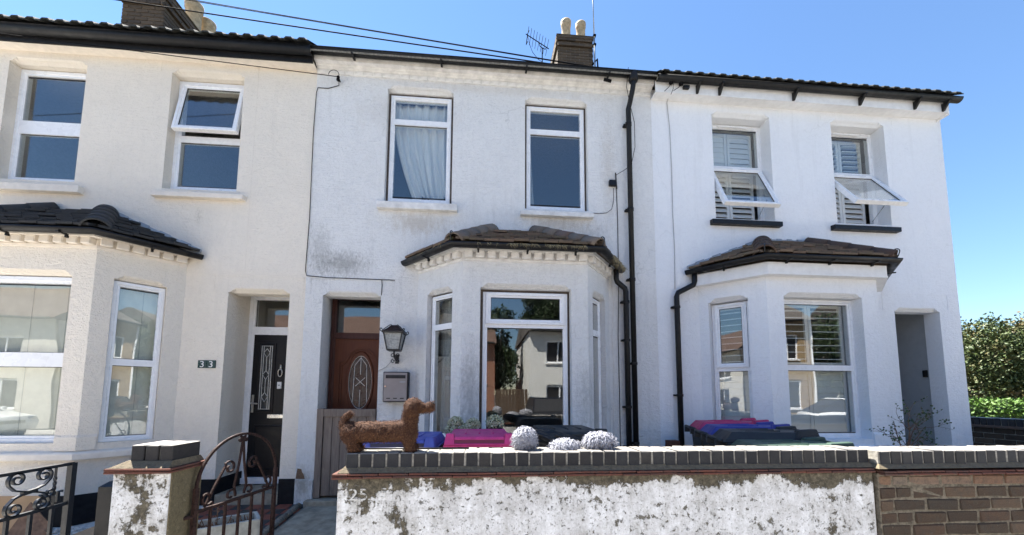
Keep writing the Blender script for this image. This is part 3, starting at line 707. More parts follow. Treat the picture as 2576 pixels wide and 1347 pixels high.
PM = dict(x=(-2.14, 2.32), label='weathered white terraced house in the middle with brown front door and mossy bay roof', paint='paintmid', trim='dirtytrim', top=5.86, rev=.09, recess=.36,
    upper=[dict(x=(-1.243, -.39), z=(4.0, 5.53)), dict(x=(.565, 1.413), z=(3.98, 5.505))], door=(-1.93, -1.235, .34, 2.757),
    bay=(-.785, -.205, 1.235, 1.67), bl=(.19, .635, 1.05, 2.755), bf=(.203, 1.243, 1.05, 2.757), br=(.14, .555, 1.05, 2.755), bayrev=.11, eave=.14, ridge=(.12, .70), rz=3.64,
    tile='baytile', hip='hip', iron=True, dentil=True, plinth=False, pierbase=False, eaves=eaves_mid, ez=5.84, rollh=.004,
    slabs=[(-2.085, -1.10, 2.757, 2.96), (-1.4, -.245, 5.53, 5.66), (.42, 1.56, 5.515, 5.66)])
PR = dict(x=(2.32, 6.755), label='clean white end terraced house with shutters and open top-hung windows, right of the others', paint='paintR', trim='paintR', top=5.78, rev=.18, recess=.85,
    upper=[dict(x=(3.195, 4.055), z=(3.965, 5.485)), dict(x=(4.99, 5.825), z=(3.975, 5.48))], door=(5.745, 6.44, .40, 2.736),
    bay=(2.90, 3.43, 4.88, 5.42), bl=(.115, .565, 1.04, 2.757), bf=(.215, 1.237, 1.04, 2.755), br=(.13, .57, 1.04, 2.755), bayrev=.15, eave=.13, ridge=(3.83, 4.50), rz=3.63,
    tile='baytile', hip='hipdark', iron=True, dentil=False, plinth=False, pierbase=True, eaves=eavesR, ez=5.795, rollh=.016, flash=True, gable=True, porch='porchgrey',
    flash_edges=lambda A0, t0, A3, t1: ((A0, t0), (t0, t1)), slabs=[(5.57, 6.58, 2.74, 2.98), (3.03, 4.2, 5.5, 5.61), (4.84, 5.96, 5.5, 5.61)])
SILL = lambda x0, x1, z0, z1: MB().hexa([(x0, H - .07, z0), (x1, H - .07, z0), (x1, H + .1, z0), (x0, H + .1, z0), (x0, H - .07, z1), (x1, H - .07, z1), (x1, H + .1, z1 + .02), (x0, H + .1, z1 + .02)])

# ================= house 33
h33, F, FL, FF, FRt, gut33, bay33, wall33 = build_house(P33); U = lambda x: x + 6.59
make_window(h33, F, U(-5.733), U(-4.865), 4.085, 5.555, .12, [(4.147, 4.716, 0, 0), (4.885, 5.465, 0, 0)], mullion_z=[(4.716, 4.885)], fw_=.07)
make_window(h33, F, U(-3.885), U(-3.025), 4.06, 5.54, .12, [(4.137, 4.716, 0, 0), (4.80, 5.50, 1, R(10))], mullion_z=[(4.716, 4.80)], fw_=.07)
part('window_sill', SILL(-5.84, -4.745, 3.90, 3.985), 'creamtrim', h33, bevel=.006); part('window_sill', SILL(-3.955, -2.905, 3.905, 3.965), 'creamtrim', h33, bevel=.006)
wf = make_window(h33, FF, .21, 1.23, 1.04, 2.755, .06, [(1.10, 1.81, 0, 0), (1.957, 2.67, 0, 0)], mullion_z=[(1.81, 1.957)], fw_=.07)
blind(wf, FF, .24, 1.21, 1.08, 2.70, .16, (.15, .5, .85))
wr = make_window(h33, FRt, .15, .578, 1.03, 2.76, .05, [(1.085, 1.842, 0, 0), (1.915, 2.69, 0, 0)], mullion_z=[(1.842, 1.915)], fw_=.055)
blind(wr, FRt, .17, .56, 1.07, 2.72, .15, (.12, .62))
wl = make_window(h33, FL, .13, .58, 1.04, 2.76, .05, [(1.085, 1.842, 0, 0), (1.915, 2.69, 0, 0)], mullion_z=[(1.842, 1.915)]); blind(wl, FL, .15, .56, 1.07, 2.72, .15)
part('render_joint', MB().box(-2.862, -2.856, H - .0025, H + .002, 2.99, 5.69), 'creamtrim', h33); part('render_joint', MB().box(-3.53, -2.20, H - .0025, H + .002, 2.985, 2.991), 'creamtrim', h33)
# black front door
G = Fr((-3.06, H + .52), (-2.29, H + .52))
df = part('door_frame', MB().ring(G, 0, .77, .40, 2.87, frame_prof(.075, .08, -.02)).box(.05, .72, -.015, .06, 2.325, 2.43, G).box(-.0, .77, -.05, .03, .40, .47, G), 'upvc', h33)
pane(G, .075, .695, 2.43, 2.80, .02, df)
dl = MB().box(.07, .70, .0, .05, .47, 2.325, G); dl.ring(G, .14, .36, 1.30, 2.22, [(0, .01), (0, -.012), (.02, -.016), (.035, -.002), (.035, .01)]); dl.ring(G, .14, .62, .56, 1.14, [(0, .01), (0, -.008), (.02, -.012), (.03, -.001), (.03, .01)])
door = part('door', dl, 'blackpaint', h33, bevel=.003)
part('door_glass', MB().box(.175, .325, -.004, .006, 1.335, 2.185, G), 'obscure', door)
cm = MB(); L = lambda pts: cm.bar(pts, .006, .007, lambda u, d, z: G(u, d - .008, z))
for u in (.185, .21, .29, .315): L([(u, 1.34), (u, 2.18)])
for zc in (2.05, 1.76, 1.47): L([(.25, zc + .09), (.29, zc + .035), (.25, zc - .03), (.21, zc + .035), (.25, zc + .09)])
for (a, b) in ((2.02, 1.85), (1.73, 1.56)): L([(.25, a), (.25, b)])
for z in (1.345, 2.175): L([(.18, z), (.32, z)])
part('leading', cm, 'came', door)
part('letter_plate', MB().box(.30, .60, -.014, .002, 1.225, 1.275, G), 'chrome', door, bevel=.003)
kn = MB().tube([G(.435 + .026 * math.cos(a), -.02, 1.82 + .05 * math.sin(a)) for a in [R(k * 24) for k in range(15)]], .007, 6, True); kn.box(.424, .446, -.018, .0, 1.86, 1.93, G)
part('knocker', kn, 'chrome', door, True)
bl_ = part('door_bell', MB().box(.405, .46, -.022, .0, 1.61, 1.70, G), 'whiteplate', door, bevel=.004); part('bell_button', MB().box(.423, .441, -.028, -.02, 1.645, 1.665, G), 'lead', door)
hd = MB().box(.095, .125, -.012, .0, 1.30, 1.53, G); hd.tube([G(.11, -.01, 1.42), G(.11, -.05, 1.42), G(.20, -.05, 1.415)], .01, 8); part('handle', hd, 'chrome', door)
part('door_step', MB().box(-3.03, -2.32, H + .0, H + .56, .05, .385), 'concrete', h33)
# ================= middle house
hM, F, FL, FF, FRt, gutM, bayM, wallM = build_house(PM); U = lambda x: x + 2.14
w1 = make_window(hM, F, U(-1.213), U(-.42), 4.025, 5.50, .07, [(4.10, 5.095, 0, 0), (5.17, 5.455, 0, 0)], mullion_z=[(5.095, 5.17)], fw_=.055, surround=.024)
curtain(w1, F, U(-1.19), U(-.44), 4.06, 5.47, .19, 'curtain', 6, .085, left=lambda f: U(-1.19) + (0 if f < .25 else .30 * ((f - .25) / .75) ** 1.4), right=lambda f: U(-.445), seed=4, bottom=lambda t: .10 * math.sin(t * 5) ** 2)
ww = make_window(hM, F, U(.593), U(1.387), 4.005, 5.475, .07, [(4.08, 5.075, 0, 0), (5.15, 5.43, 0, 0)], mullion_z=[(5.075, 5.15)], fw_=.055, surround=.024)
curtain(ww, F, U(.60), U(.69), 4.03, 5.45, .2, 'darkcurtain', 1.5, .02, right=lambda f: U(.64 + .07 * f), seed=9, n=14)
part('window_sill', SILL(-1.315, -.31, 3.875, 3.965), 'dirtytrim', hM, bevel=.008); part('window_sill', SILL(.50, 1.47, 3.865, 3.93), 'dirtytrim', hM, bevel=.008)
wf = make_window(hM, FF, .233, 1.218, 1.05, 2.728, .09, [(1.115, 2.313, 0, 0), (2.352, 2.722, 1, 0)], mullion_z=[(2.313, 2.352)], fw_=.052, surround=.026)
wl = make_window(hM, FL, .21, .622, 1.05, 2.735, .06, [(1.10, 2.315, 0, 0), (2.385, 2.685, 0, 0)], mullion_z=[(2.315, 2.385)], fw_=.05, surround=.016)
wr = make_window(hM, FRt, .155, .54, 1.05, 2.735, .06, [(1.10, 2.27, 0, 0), (2.345, 2.685, 0, 0)], mullion_z=[(2.27, 2.345)], fw_=.05, surround=.014)
curtain(wl, FL, .20, .63, 1.02, 2.74, .22, 'darkcurtain', 5, .03, seed=2); curtain(wr, FRt, .14, .56, 1.02, 2.74, .22, 'darkcurtain', 5, .03, seed=3)
part('wall_base_block', MB().box(-2.136, -1.932, H - .022, H + .03, .05, .548), 'paintmid', hM, bevel=.008)
MT['oldbrick'] = brick_mat('exposed_old_brick', [(0, (0.26, 0.17, 0.10)), (1, (0.22, 0.13, 0.08))], damt=.8, dscale=60, bump=1.0)
part('broken_render', MB().add([(-2.135, H - .0015, .552), (-2.03, H - .0015, .55), (-2.045, H - .0015, .60), (-2.065, H - .0015, .63), (-2.075, H - .0015, .665), (-2.12, H - .0015, .672), (-2.128, H - .0015, .62)], [(0, 1, 2, 3, 4, 5, 6)]), 'oldbrick', hM)
# brown panelled door with an oval light
def wood(name, a, b, sc=1.0):
    t = NT(name, 0.5, 0.3); p = t.pos(); n = t.noise(t.mapv(p, (28 * sc, 28 * sc, 2.2 * sc)), 1.2, 6, 0.65, 1.2)
    t.col(t.ramp(n, [(0.3, a), (0.7, b)])); t.bump(n, 0.25, 0.004); return t.m
MT['mahogany'] = wood('mahogany_stain', (0.080, 0.022, 0.009), (0.120, 0.036, 0.014)); MT['darkmahogany'] = wood('dark_mahogany_frame', (0.045, 0.016, 0.012), (0.075, 0.026, 0.018))
G = Fr((-1.945, H + .36), (-1.22, H + .36)); 
df = part('door_frame', MB().ring(G, 0, .725, .30, 2.85, frame_prof(.06, .09, -.02)).box(.05, .67, -.025, .06, 2.265, 2.345, G), 'darkmahogany', hM)
pane(G, .06, .665, 2.345, 2.79, .02, df)
dl = MB(); N = 40; oc = (.395, 1.70); ra, rb = .148, .345
def ell(k, s=1.0, q=0.0): a = 2 * math.pi * k / N; return (oc[0] + (ra * s + q) * math.cos(a), oc[1] + (rb * s + q) * math.sin(a))
lo, hi, bo, to = .058, .667, .31, 2.265
for k in range(N):               # slab with an oval hole
    def edge(k):
        a = 2 * math.pi * k / N; c, s_ = math.cos(a), math.sin(a)
        t = min(((hi - oc[0]) / c if c > 1e-6 else 9), ((lo - oc[0]) / c if c < -1e-6 else 9), ((to - oc[1]) / s_ if s_ > 1e-6 else 9), ((bo - oc[1]) / s_ if s_ < -1e-6 else 9)); return (oc[0] + c * t, oc[1] + s_ * t)
    p, q, r_, s_ = ell(k), ell(k + 1), edge(k + 1), edge(k)
    dl.poly(G(p[0], 0, p[1]), G(q[0], 0, q[1]), G(r_[0], 0, r_[1]), G(s_[0], 0, s_[1]))
for (u, z) in ((lo, bo), (hi, bo), (lo, to), (hi, to)):
    ks = sorted(range(N), key=lambda k: (edge(k)[0] - u) ** 2 + (edge(k)[1] - z) ** 2)[:2]; dl.poly(G(u, 0, z), *[G(edge(k)[0], 0, edge(k)[1]) for k in ks])
dl.box(lo, hi, .012, .045, bo, to, G)
for (s0, d0_, s1, d1_) in ((1, 0, 1.0, -.014), (1.0, -.014, 1.13, -.016), (1.13, -.016, 1.2, 0)):
    for k in range(N):
        a, b, c, e = ell(k, s0), ell(k + 1, s0), ell(k + 1, s1), ell(k, s1); dl.poly(G(a[0], d0_, a[1]), G(b[0], d0_, b[1]), G(c[0], d1_, c[1]), G(e[0], d1_, e[1]))
door = part('door', dl, 'mahogany', hM)
mo = MB(); GG = lambda u, d, z: G(u, d - .004, z)
for off, w_ in ((0, .022), (.035, .014)):
    top = [(.12 + off, 1.40), (.12 + off, 1.96 - off), (.20, 1.985 - off)] + [(oc[0] + (.19 - off * .4) * math.cos(a), 1.93 + (.22 - off) * math.sin(a)) for a in [R(155 - k * 13) for k in range(11)]] + [(.62 - 0, 1.985 - off), (.655 - off, 1.96 - off), (.655 - off, 1.40)]
    mo.bar(top, .022, w_, GG)
part('door_moulding', mo, 'mahogany', door)
part('door_glass', MB().poly(*[G(ell(k, 1.02)[0], .006, ell(k, 1.02)[1]) for k in range(N)]), 'obscure', door)
cm = MB(); L = lambda pts: cm.bar(pts, .006, .006, lambda u, d, z: G(u, d - .002, z))
L([ell(k, .99) for k in range(N + 1)]); L([(oc[0], oc[1] + .34), (oc[0], oc[1] + .1)]); L([(oc[0] - .09, oc[1] - .26), (oc[0] - .075, oc[1] + .22), (oc[0], oc[1] + .32)]); L([(oc[0] + .09, oc[1] - .26), (oc[0] + .075, oc[1] + .22), (oc[0], oc[1] + .32)])
L([(oc[0] - .06, oc[1] - .05), (oc[0] + .06, oc[1] + .06)]); L([(oc[0] + .06, oc[1] - .05), (oc[0] - .06, oc[1] + .06)]); L([(oc[0], oc[1] - .33), (oc[0], oc[1] - .1)])
part('leading', cm, 'came', door)
# ================= right-hand house
hR, F, FL, FF, FRt, gutR, bayR, wallR = build_house(PR); U = lambda x: x - 2.32
for (a, b, ang, an) in ((3.195, 4.055, R(26), {'top': (1.42, 1.30), 'low': (1.0, 1.0)}), (4.99, 5.825, R(35), {'top': (.10, .10), 'low': (1.05, 1.05)})):
    wv = make_window(hR, F, U(a), U(b), 3.985, 5.475, .18, [(4.84, 5.40, 0, 0), (4.04, 4.805, 1, ang)], mullion_z=[(4.805, 4.84)], fw_=.055)
    part('trickle_vent', MB().box(U(a) + .2, U(b) - .2, .165, .182, 5.428, 5.452, F), 'upvc', wv, bevel=.003)
    shutter(wv, F, U(a) + .03, U(b) - .06, 4.0, 5.42, .30, 2, .076, an, split=4.82)
    part('sash_stay', MB().tube([F(U(b) - .09, .19, 4.10), F(U(b) - .12, -.02, 4.25)], .006, 6), 'chrome', wv)
part('window_sill', SILL(3.105, 4.11, 3.86, 3.925), 'blackpaint', hR, bevel=.005); part('window_sill', SILL(4.877, 5.887, 3.855, 3.92), 'blackpaint', hR, bevel=.005)
wf = make_window(hR, FF, .215, 1.237, 1.04, 2.75, .13, [(1.105, 1.862, 0, 0), (1.93, 2.69, 0, 0)], mullion_z=[(1.862, 1.93)], fw_=.06)
shutter(wf, FF, .25, 1.2, 1.06, 2.72, .24, 2, .078, {'top': .10, 'low': 1.42}, split=1.9)
wl = make_window(hR, FL, .12, .56, 1.04, 2.745, .12, [(1.105, 1.86, 0, 0), (1.905, 2.735, 1, 0)], mullion_z=[(1.86, 1.905)], fw_=.055)
shutter(wl, FL, .15, .54, 1.06, 2.72, .23, 1, .078, {'top': .10, 'low': 1.42}, split=1.88)
wr = make_window(hR, FRt, .13, .57, 1.04, 2.745, .12, [(1.105, 1.86, 0, 0), (1.93, 2.69, 0, 0)], mullion_z=[(1.86, 1.93)], fw_=.055); shutter(wr, FRt, .15, .54, 1.06, 2.72, .23, 1, .078, 1.0, split=1.88)
# grey door deep in its porch
G = Fr((5.71, H + .85), (6.475, H + .85)); MT['greydoor'] = plain('grey_door_paint', (0.30, 0.33, 0.35), 0.4)
part('door_frame', MB().ring(G, 0, .765, .36, 2.86, frame_prof(.06, .08, -.02)), 'upvc', hR)
dr = part('door', MB().box(.058, .705, .01, .05, .40, 2.80, G).ring(G, .14, .62, 1.4, 2.2, [(0, .015), (0, 0), (.03, -.004), (.03, .015)]), 'greydoor', hR); part('handle', MB().box(.10, .13, -.02, .02, 1.3, 1.5, G), 'chrome', dr)
part('key_safe', MB().box(6.44, 6.47, H + .235, H + .285, 1.83, 1.93), 'blackpaint', hR, bevel=.006)
part('door_step', MB().box(5.745, 6.44, H + .0, H + .85, .05, .36), 'concrete', hR)

# ================= chimneys
chimney(hM, 1.855, 2.775, 8.88, 10.5, 7.9, 10.62, [(2.13, 9.12, .125, .58), (2.52, 9.12, .125, .55), (2.13, 9.75, .12, .55), (2.52, 9.75, .12, .55)], 'left')
chimney(h33, -6.56, -5.84, 7.0, 8.4, 7.1, 8.95, [(-6.3, 7.25, .12, .5), (-6.02, 7.9, .15, .62), (-5.96, 8.22, .14, .55)], 'right')

# ================= rainwater pipes
def pipe(house, pts, r=.034, name='downpipe'):
    p = part(name, MB().tube(pts, r, 12), 'gutter', house, True); return p
def clips(pp, x, y, zs, r=.034):
    for z in zs: part('pipe_clip', MB().lathe([(r + .006, -.016), (r + .009, -.014), (r + .009, .014), (r + .006, .016)], 12, (x, y, z)).box(x - .055, x + .055, y + .02, y + .08, z - .012, z + .012), 'gutter', pp)
p1 = pipe(hM, [(2.0, H - .18, 5.83), (2.0, H - .18, 5.70), (1.995, H - .16, 5.63), (1.975, H - .10, 5.47), (1.965, H - .075, 5.42), (1.96, H - .075, .2)]); clips(p1, 1.96, H - .075, (5.2, 4.0, 3.05, 1.95, .95))
part('rain_hopper', MB().lathe([(.05, 0), (.062, .02), (.062, .12), (.058, .13)], 14, (2.0, H - .18, 5.72)), 'gutter', p1, True)
p2 = pipe(hM, [(1.735, 4.74, 3.16), (1.735, 4.74, 3.04), (1.75, 4.745, 3.0), (1.86, 4.775, 2.925), (1.872, 4.775, 2.88), (1.872, 4.775, .2)]); clips(p2, 1.872, 4.775, (2.75, 2.25, 1.4, .9))
p3 = pipe(hR, [(2.81, 4.78, 3.17), (2.81, 4.78, 3.05), (2.795, 4.78, 3.0), (2.58, 4.785, 2.89), (2.56, 4.785, 2.84), (2.558, 4.785, .2)]); clips(p3, 2.558, 4.785, (2.70, 1.55))
# ------------------------------------------------------------------ garden walls
def peel_mat(name, blobs, top=None, thr=.60, paint=(0.76, 0.77, 0.79)):
    t = NT(name, 0.85, 0.25); p = t.pos(); z = t.xyz(p)[2]
    n = t.noise(p, 4.2, 13, 0.76, 0.2); n2 = t.noise(p, 15, 10, 0.75, 0.3); st = t.noise(t.mapv(p, (15, 15, 2.4)), 1.0, 9, 0.72)
    m = t.math('ADD', t.math('ADD', t.math('MULTIPLY', n, .52), t.math('MULTIPLY', st, .22)), t.math('MULTIPLY', n2, .26))
    for (c, r, a) in blobs: m = t.math('ADD', m, t.math('MULTIPLY', t.blob(p, c, r), a))
    if top: m = t.math('ADD', m, t.rng(z, top[0], top[1], 0, top[2]))
    peel = t.rng(m, thr, thr + .010, 0, 1); thin = t.rng(m, thr - .09, thr + .01, 0, .62)      # bare patches, and worn paint around them
    sub = t.ramp(t.noise(p, 30, 7, .72), [(0.30, (0.024, 0.023, 0.020)), (0.46, (0.070, 0.062, 0.046)), (0.60, (0.14, 0.122, 0.088)), (.76, (0.30, 0.28, 0.24))])
    pits = t.rng(t.noise(p, 85, 4, .7), .585, .66, 0, .8)
    flake = t.rng(t.math('ADD', t.math('MULTIPLY', t.noise(p, 26, 8, .7), .7), t.math('MULTIPLY', n, .3)), .566, .585, 0, .95)
    scuff = t.rng(t.math('ADD', t.math('MULTIPLY', t.noise(p, 9, 10, .8), .6), t.math('MULTIPLY', st, .4)), .40, .64, 0, .85)
    c = t.mix(scuff, paint, (0.29, 0.28, 0.262)); c = t.mix(t.math('MULTIPLY', thin, t.rng(t.noise(p, 60, 5, .7), .4, .6)), c, (0.24, 0.225, 0.19)); c = t.mix(pits, c, (0.22, 0.21, 0.19)); c = t.mix(flake, c, (0.13, 0.12, 0.095))
    t.col(t.mix(peel, c, sub))
    hgt = t.math('ADD', t.math('MULTIPLY', t.math('MAXIMUM', peel, flake), -.5), t.math('ADD', t.math('MULTIPLY', t.noise(p, 70, 4), .4), t.math('MULTIPLY', pits, -.25)))
    t.bump(hgt, .9, .008); return t.m
MT['peelwall'] = peel_mat('peeling_white_wall_paint', [((-.62, 2.3, .95), (.22, .3, .36), .11), ((-.40, 2.3, .70), (.14, .3, .42), .07), ((2.18, 2.3, .92), (.24, .3, .32), .125), ((1.55, 2.3, 1.06), (.34, .3, .13), .07), ((.75, 2.3, 1.06), (.30, .3, .12), .06), ((1.15, 2.3, .62), (.3, .3, .3), .05), ((2.44, 2.3, 1.0), (.10, .3, .3), .06), ((.3, 2.3, .55), (.5, .3, .18), .05)], (.96, 1.085, .14), .598)
MT['peelpillar'] = peel_mat('peeling_pillar_paint', [((-1.82, 2.3, 1.0), (.085, .3, .5), .075), ((-1.92, 2.3, 1.05), (.08, .3, .14), .05), ((-1.75, 2.3, .8), (.1, .3, .3), .04)], None, .565)
MT['pebbledash'] = brick_mat('mossy_pebbledash', [(0, (0.15, 0.125, 0.075)), (1, (0.15, 0.125, 0.075))], dirt=(0.06, 0.05, 0.03), damt=.7, dscale=40, wash=((0.36, 0.32, 0.24), 55, .60, .8))
SOLD = [chamfer_brick(.0655, .215, .1025, .004, 'coping_brick', 'bluebrick', .0012, i, 'blueglare') for i in range(3)]
CRE = chamfer_brick(.163, .27, .0135, .003, 'creasing_tile', 'redtile', .0012, 4)
def coping(par, x0, n, yf, ztop, pitch=.075):
    for i in range(n):
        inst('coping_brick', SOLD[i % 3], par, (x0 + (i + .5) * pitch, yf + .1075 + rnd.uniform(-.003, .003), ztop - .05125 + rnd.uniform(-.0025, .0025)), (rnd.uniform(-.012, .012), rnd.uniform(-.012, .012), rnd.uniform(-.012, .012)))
    x1 = x0 + n * pitch
    part('mortar_bed', MB().box(x0 + .003, x1 - .003, yf + .005, yf + .21, ztop - .10, ztop - .004), 'mortar', par)
    # sloping fillet of mortar
    mb = MB(); sweep(mb, [(x0 - .035, yf + .24), (x0 - .035, yf - .025), (x1 + .0, yf - .025)], [(0, ztop - .106), (-.034, ztop - .072), (-.06, ztop - .072), (-.06, ztop - .106)], True)
    part('mortar_fillet', mb, 'mossmortar', par)
def creasing(par, x0, x1, yf, z):
    for r in range(2):
        x = x0 - (.08 if r else 0)
        while x < x1:
            a, b = max(x, x0), min(x + .166, x1)
            if b - a > .02: inst('creasing_tile', CRE, par, ((a + b) / 2, yf + .135 + (.005 if r else 0) + rnd.uniform(-.003, .003), z + .007 + r * .0142), (rnd.uniform(-.012, .012), rnd.uniform(-.01, .01), rnd.uniform(-.006, .006)), ((b - a) / .165, 1, 1))
            x += .166
gw = thing('garden_wall', 'low garden wall with peeling white paint and blue brick coping', 'wall', (.85, 2.42, .05))
part('wall_body', MB().box(-.785, 2.478, 2.30, 2.525, .02, 1.076), 'peelwall', gw, bevel=.006)
creasing(gw, -.812, 2.47, 2.272, 1.0765); coping(gw, -.752, 43, 2.31, 1.2125)
def text_part(body, size, loc, rot, mt, parent, name='painted_number', ext=.0006, sx=1.0):
    cu = bpy.data.curves.new(name, 'FONT'); cu.body = body; cu.size = size; cu.extrude = ext
    to = bpy.data.objects.new('tmp', cu); COL.objects.link(to); dg = bpy.context.evaluated_depsgraph_get(); dg.update()
    me = bpy.data.meshes.new_from_object(to.evaluated_get(dg)); bpy.data.objects.remove(to); bpy.data.curves.remove(cu)
    me.materials.clear(); me.materials.append(MT[mt]); o = bpy.data.objects.new(name, me); link(o, parent); o.location = Vector(loc) - org(parent); o.rotation_euler = rot; o.scale = (sx, 1, 1)
    return o
tf = NT('flaking_white_number_paint', .85, .2); tf.col(tf.ramp(tf.noise(tf.pos(), 55, 6, .7), [(.42, (0.10, 0.09, 0.065)), (.50, (0.55, 0.55, 0.54))])); MT['flakedwhite'] = tf.m
text_part('25', .092, (-.725, 2.2985, .955), (R(90), 0, 0), 'flakedwhite', gw, sx=1.2)
text_part('5', .08, (-.55, 2.2985, .965), (R(90), 0, 0), 'flakedwhite', gw)

bw = thing('brick_garden_wall', 'bare brown brick garden wall with blue brick coping at the right edge', 'wall', (4.5, 2.42, .05))
part('wall_core', MB().box(2.49, 6.9, 2.285, 2.53, .02, 1.068), 'wallmortar', bw)
creasing(bw, 2.50, 4.2, 2.242, 1.062); coping(bw, 2.503, 24, 2.272, 1.2085)
part('coping_run', MB().box(4.31, 6.9, 2.272, 2.49, 1.068, 1.2085), 'bluebrick', bw)
part('end_mortar', MB().box(2.494, 2.503, 2.276, 2.48, 1.112, 1.206), 'mortar', bw)
BR = [chamfer_brick(.215, .1025, .065, .006, 'brick', 'wallbrick', .003, 20 + i) for i in range(3)]; BO = chamfer_brick(.215, .1025, .062, .008, 'brick', 'orangebrick', .003, 25)
for r in range(12):
    z = 1.062 - .04 - r * .0755; x = 2.492 - (.1125 if r % 2 else .02)
    while x < 4.3:
        w_ = .225 if rnd.random() > .22 else .1125
        a, b = max(x, 2.492), x + w_
        if b - a > .04: inst('brick', BO if (r == 0) else rnd.choice(BR), bw, ((a + b) / 2, 2.331 + rnd.uniform(-.004, .004), z), (rnd.uniform(-.012, .012), rnd.uniform(-.012, .012), rnd.uniform(-.015, .015)), ((b - a - .012) / .215, 1, 1))
        x += w_
# side wall running back beside the end house
sw = thing('side_wall', 'dark brick boundary wall running back beside the end house below the hedge', 'wall', (7.33, 3.9, .1))
part('wall_core', MB().box(7.265, 7.44, 2.55, 5.42, .05, 1.11), 'darkmortar', sw)
for i in range(38):
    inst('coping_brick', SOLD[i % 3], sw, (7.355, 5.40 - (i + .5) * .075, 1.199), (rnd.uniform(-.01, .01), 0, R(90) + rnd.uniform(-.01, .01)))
part('mortar_bed', MB().box(7.26, 7.45, 2.56, 5.395, 1.11, 1.243), 'darkmortar', sw)
ct = MB(); sweep(ct, [(7.255, 5.46), (7.255, 2.55)], [(-.1, 1.115), (.035, 1.115), (.035, 1.13), (.01, 1.15), (-.1, 1.16)]); part('creasing_course', ct, 'hipdark', sw)
for r in range(8):
    y = 5.42 - (.1125 if r % 2 else 0)
    while y > 3.2:
        b = y; a = y - .225
        inst('brick', rnd.choice(BR), sw, (7.305, (a + b) / 2, 1.075 - r * .0755), (0, 0, R(90)), ((b - a - .012) / .215, 1, 1)); y -= .225
# gate pillar
gp = thing('gate_pillar', 'square gate pillar with flaking white front and three blue bricks on top', 'pillar', (-1.81, 2.42, .05))
part('shaft', MB().box(-1.955, -1.668, 2.30, 2.53, .02, 1.118), 'peelpillar', gp, bevel=.008)
part('side_face', MB().box(-1.668, -1.660, 2.308, 2.535, .02, 1.117), 'pebbledash', gp)
for r in range(2): inst('creasing_tile', CRE, gp, (-1.812, 2.413, 1.125 + r * .0145), (0, 0, rnd.uniform(-.01, .01)), (.335 / .163, .29 / .27, 1))
part('mortar_fillet', MB().hexa([(-1.965, 2.275, 1.147), (-1.660, 2.275, 1.147), (-1.660, 2.55, 1.147), (-1.965, 2.55, 1.147), (-1.905, 2.315, 1.18), (-1.67, 2.315, 1.18), (-1.67, 2.53, 1.18), (-1.905, 2.53, 1.18)]), 'mossmortar', gp)
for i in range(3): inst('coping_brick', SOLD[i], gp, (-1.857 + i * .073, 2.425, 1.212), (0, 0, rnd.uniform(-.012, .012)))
part('mortar_bed', MB().box(-1.885, -1.682, 2.33, 2.52, 1.15, 1.25), 'mortar', gp)

# ------------------------------------------------------------------ paths
PX0, PX1 = -3.06, -1.93
tp = struct('tiled_path', MB().poly((PX0, 2.3, gz(2.3) - .012), (PX1 - .03, 2.3, gz(2.3) - .012), (PX1 - .03, 4.9, gz(4.9) - .012), (PX0, 4.9, gz(4.9) - .012)), 'darkmortar')
slope = math.atan2(.17, 2.55)
QT = {k: chamfer_brick(.148, .148, .016, .003, 'quarry_tile', k) for k in ('redquarry', 'blackquarry')}
for i in range(7):
    for j in range(16):
        x = PX0 + .08 + i * .152; y = 4.84 - .08 - j * .152
        if y < 2.4: continue
        inst('quarry_tile', QT['redquarry' if (i + j) % 2 else 'blackquarry'], tp, (x, y, gz(y) - .006 + rnd.uniform(-.0015, .0015)), (slope + rnd.uniform(-.008, .008), rnd.uniform(-.008, .008), rnd.uniform(-.01, .01)))
struct('concrete_path', MB().poly((PX1 - .02, 2.3, gz(2.3) + .004), (-1.1, 2.3, gz(2.3) + .004), (-1.1, 4.9, gz(4.9) + .004), (PX1 - .02, 4.9, gz(4.9) + .004)), 'concrete')
kb = thing('path_edging', 'worn rounded edging between the tiled path and the concrete path', 'edging', (-1.95, 3.6, .15))
for i in range(8):
    y0, y1 = 2.35 + i * .3, 2.35 + i * .3 + .295; xx = -1.99 - .02 * (y0 - 2.3)
    part('edging_stone', MB().tube([(xx, y0, gz(y0) + .012), (xx - .006, y1, gz(y1) + .012)], .034, 8), 'darkmortar', kb, True)
st = thing('house_step', 'low dark stone step under the brown wooden gate', 'step', (-1.58, 4.8, .2)); part('step_stone', MB().box(-1.99, -1.2, 4.73, 5.25, .1, .325), 'concrete', st, bevel=.01)

# ------------------------------------------------------------------ wooden gate in the middle doorway
MT['greywood'] = wood('weathered_grey_brown_wood', (0.125, 0.095, 0.078), (0.24, 0.195, 0.165))
wg = thing('wooden_gate', 'weathered grey plank gate closed across the brown front door', 'gate', (-1.57, 4.84, .34))
xs = [-1.845 + i * .0985 for i in range(7)]
for i in range(6): part('plank', MB().box(xs[i] + .002, xs[i + 1] - .002, 4.842 + rnd.uniform(0, .005), 4.862, .355, 1.31), 'greywood', wg, bevel=.004)
part('top_rail', MB().box(-1.848, -1.243, 4.826, 4.842, 1.275, 1.368), 'greywood', wg, bevel=.004); part('edge_rail', MB().box(-1.305, -1.243, 4.828, 4.841, .355, 1.274), 'greywood', wg, bevel=.003); part('gate_post', MB().box(-1.925, -1.85, 4.83, 4.90, .33, 1.372), 'greywood', wg, bevel=.005)

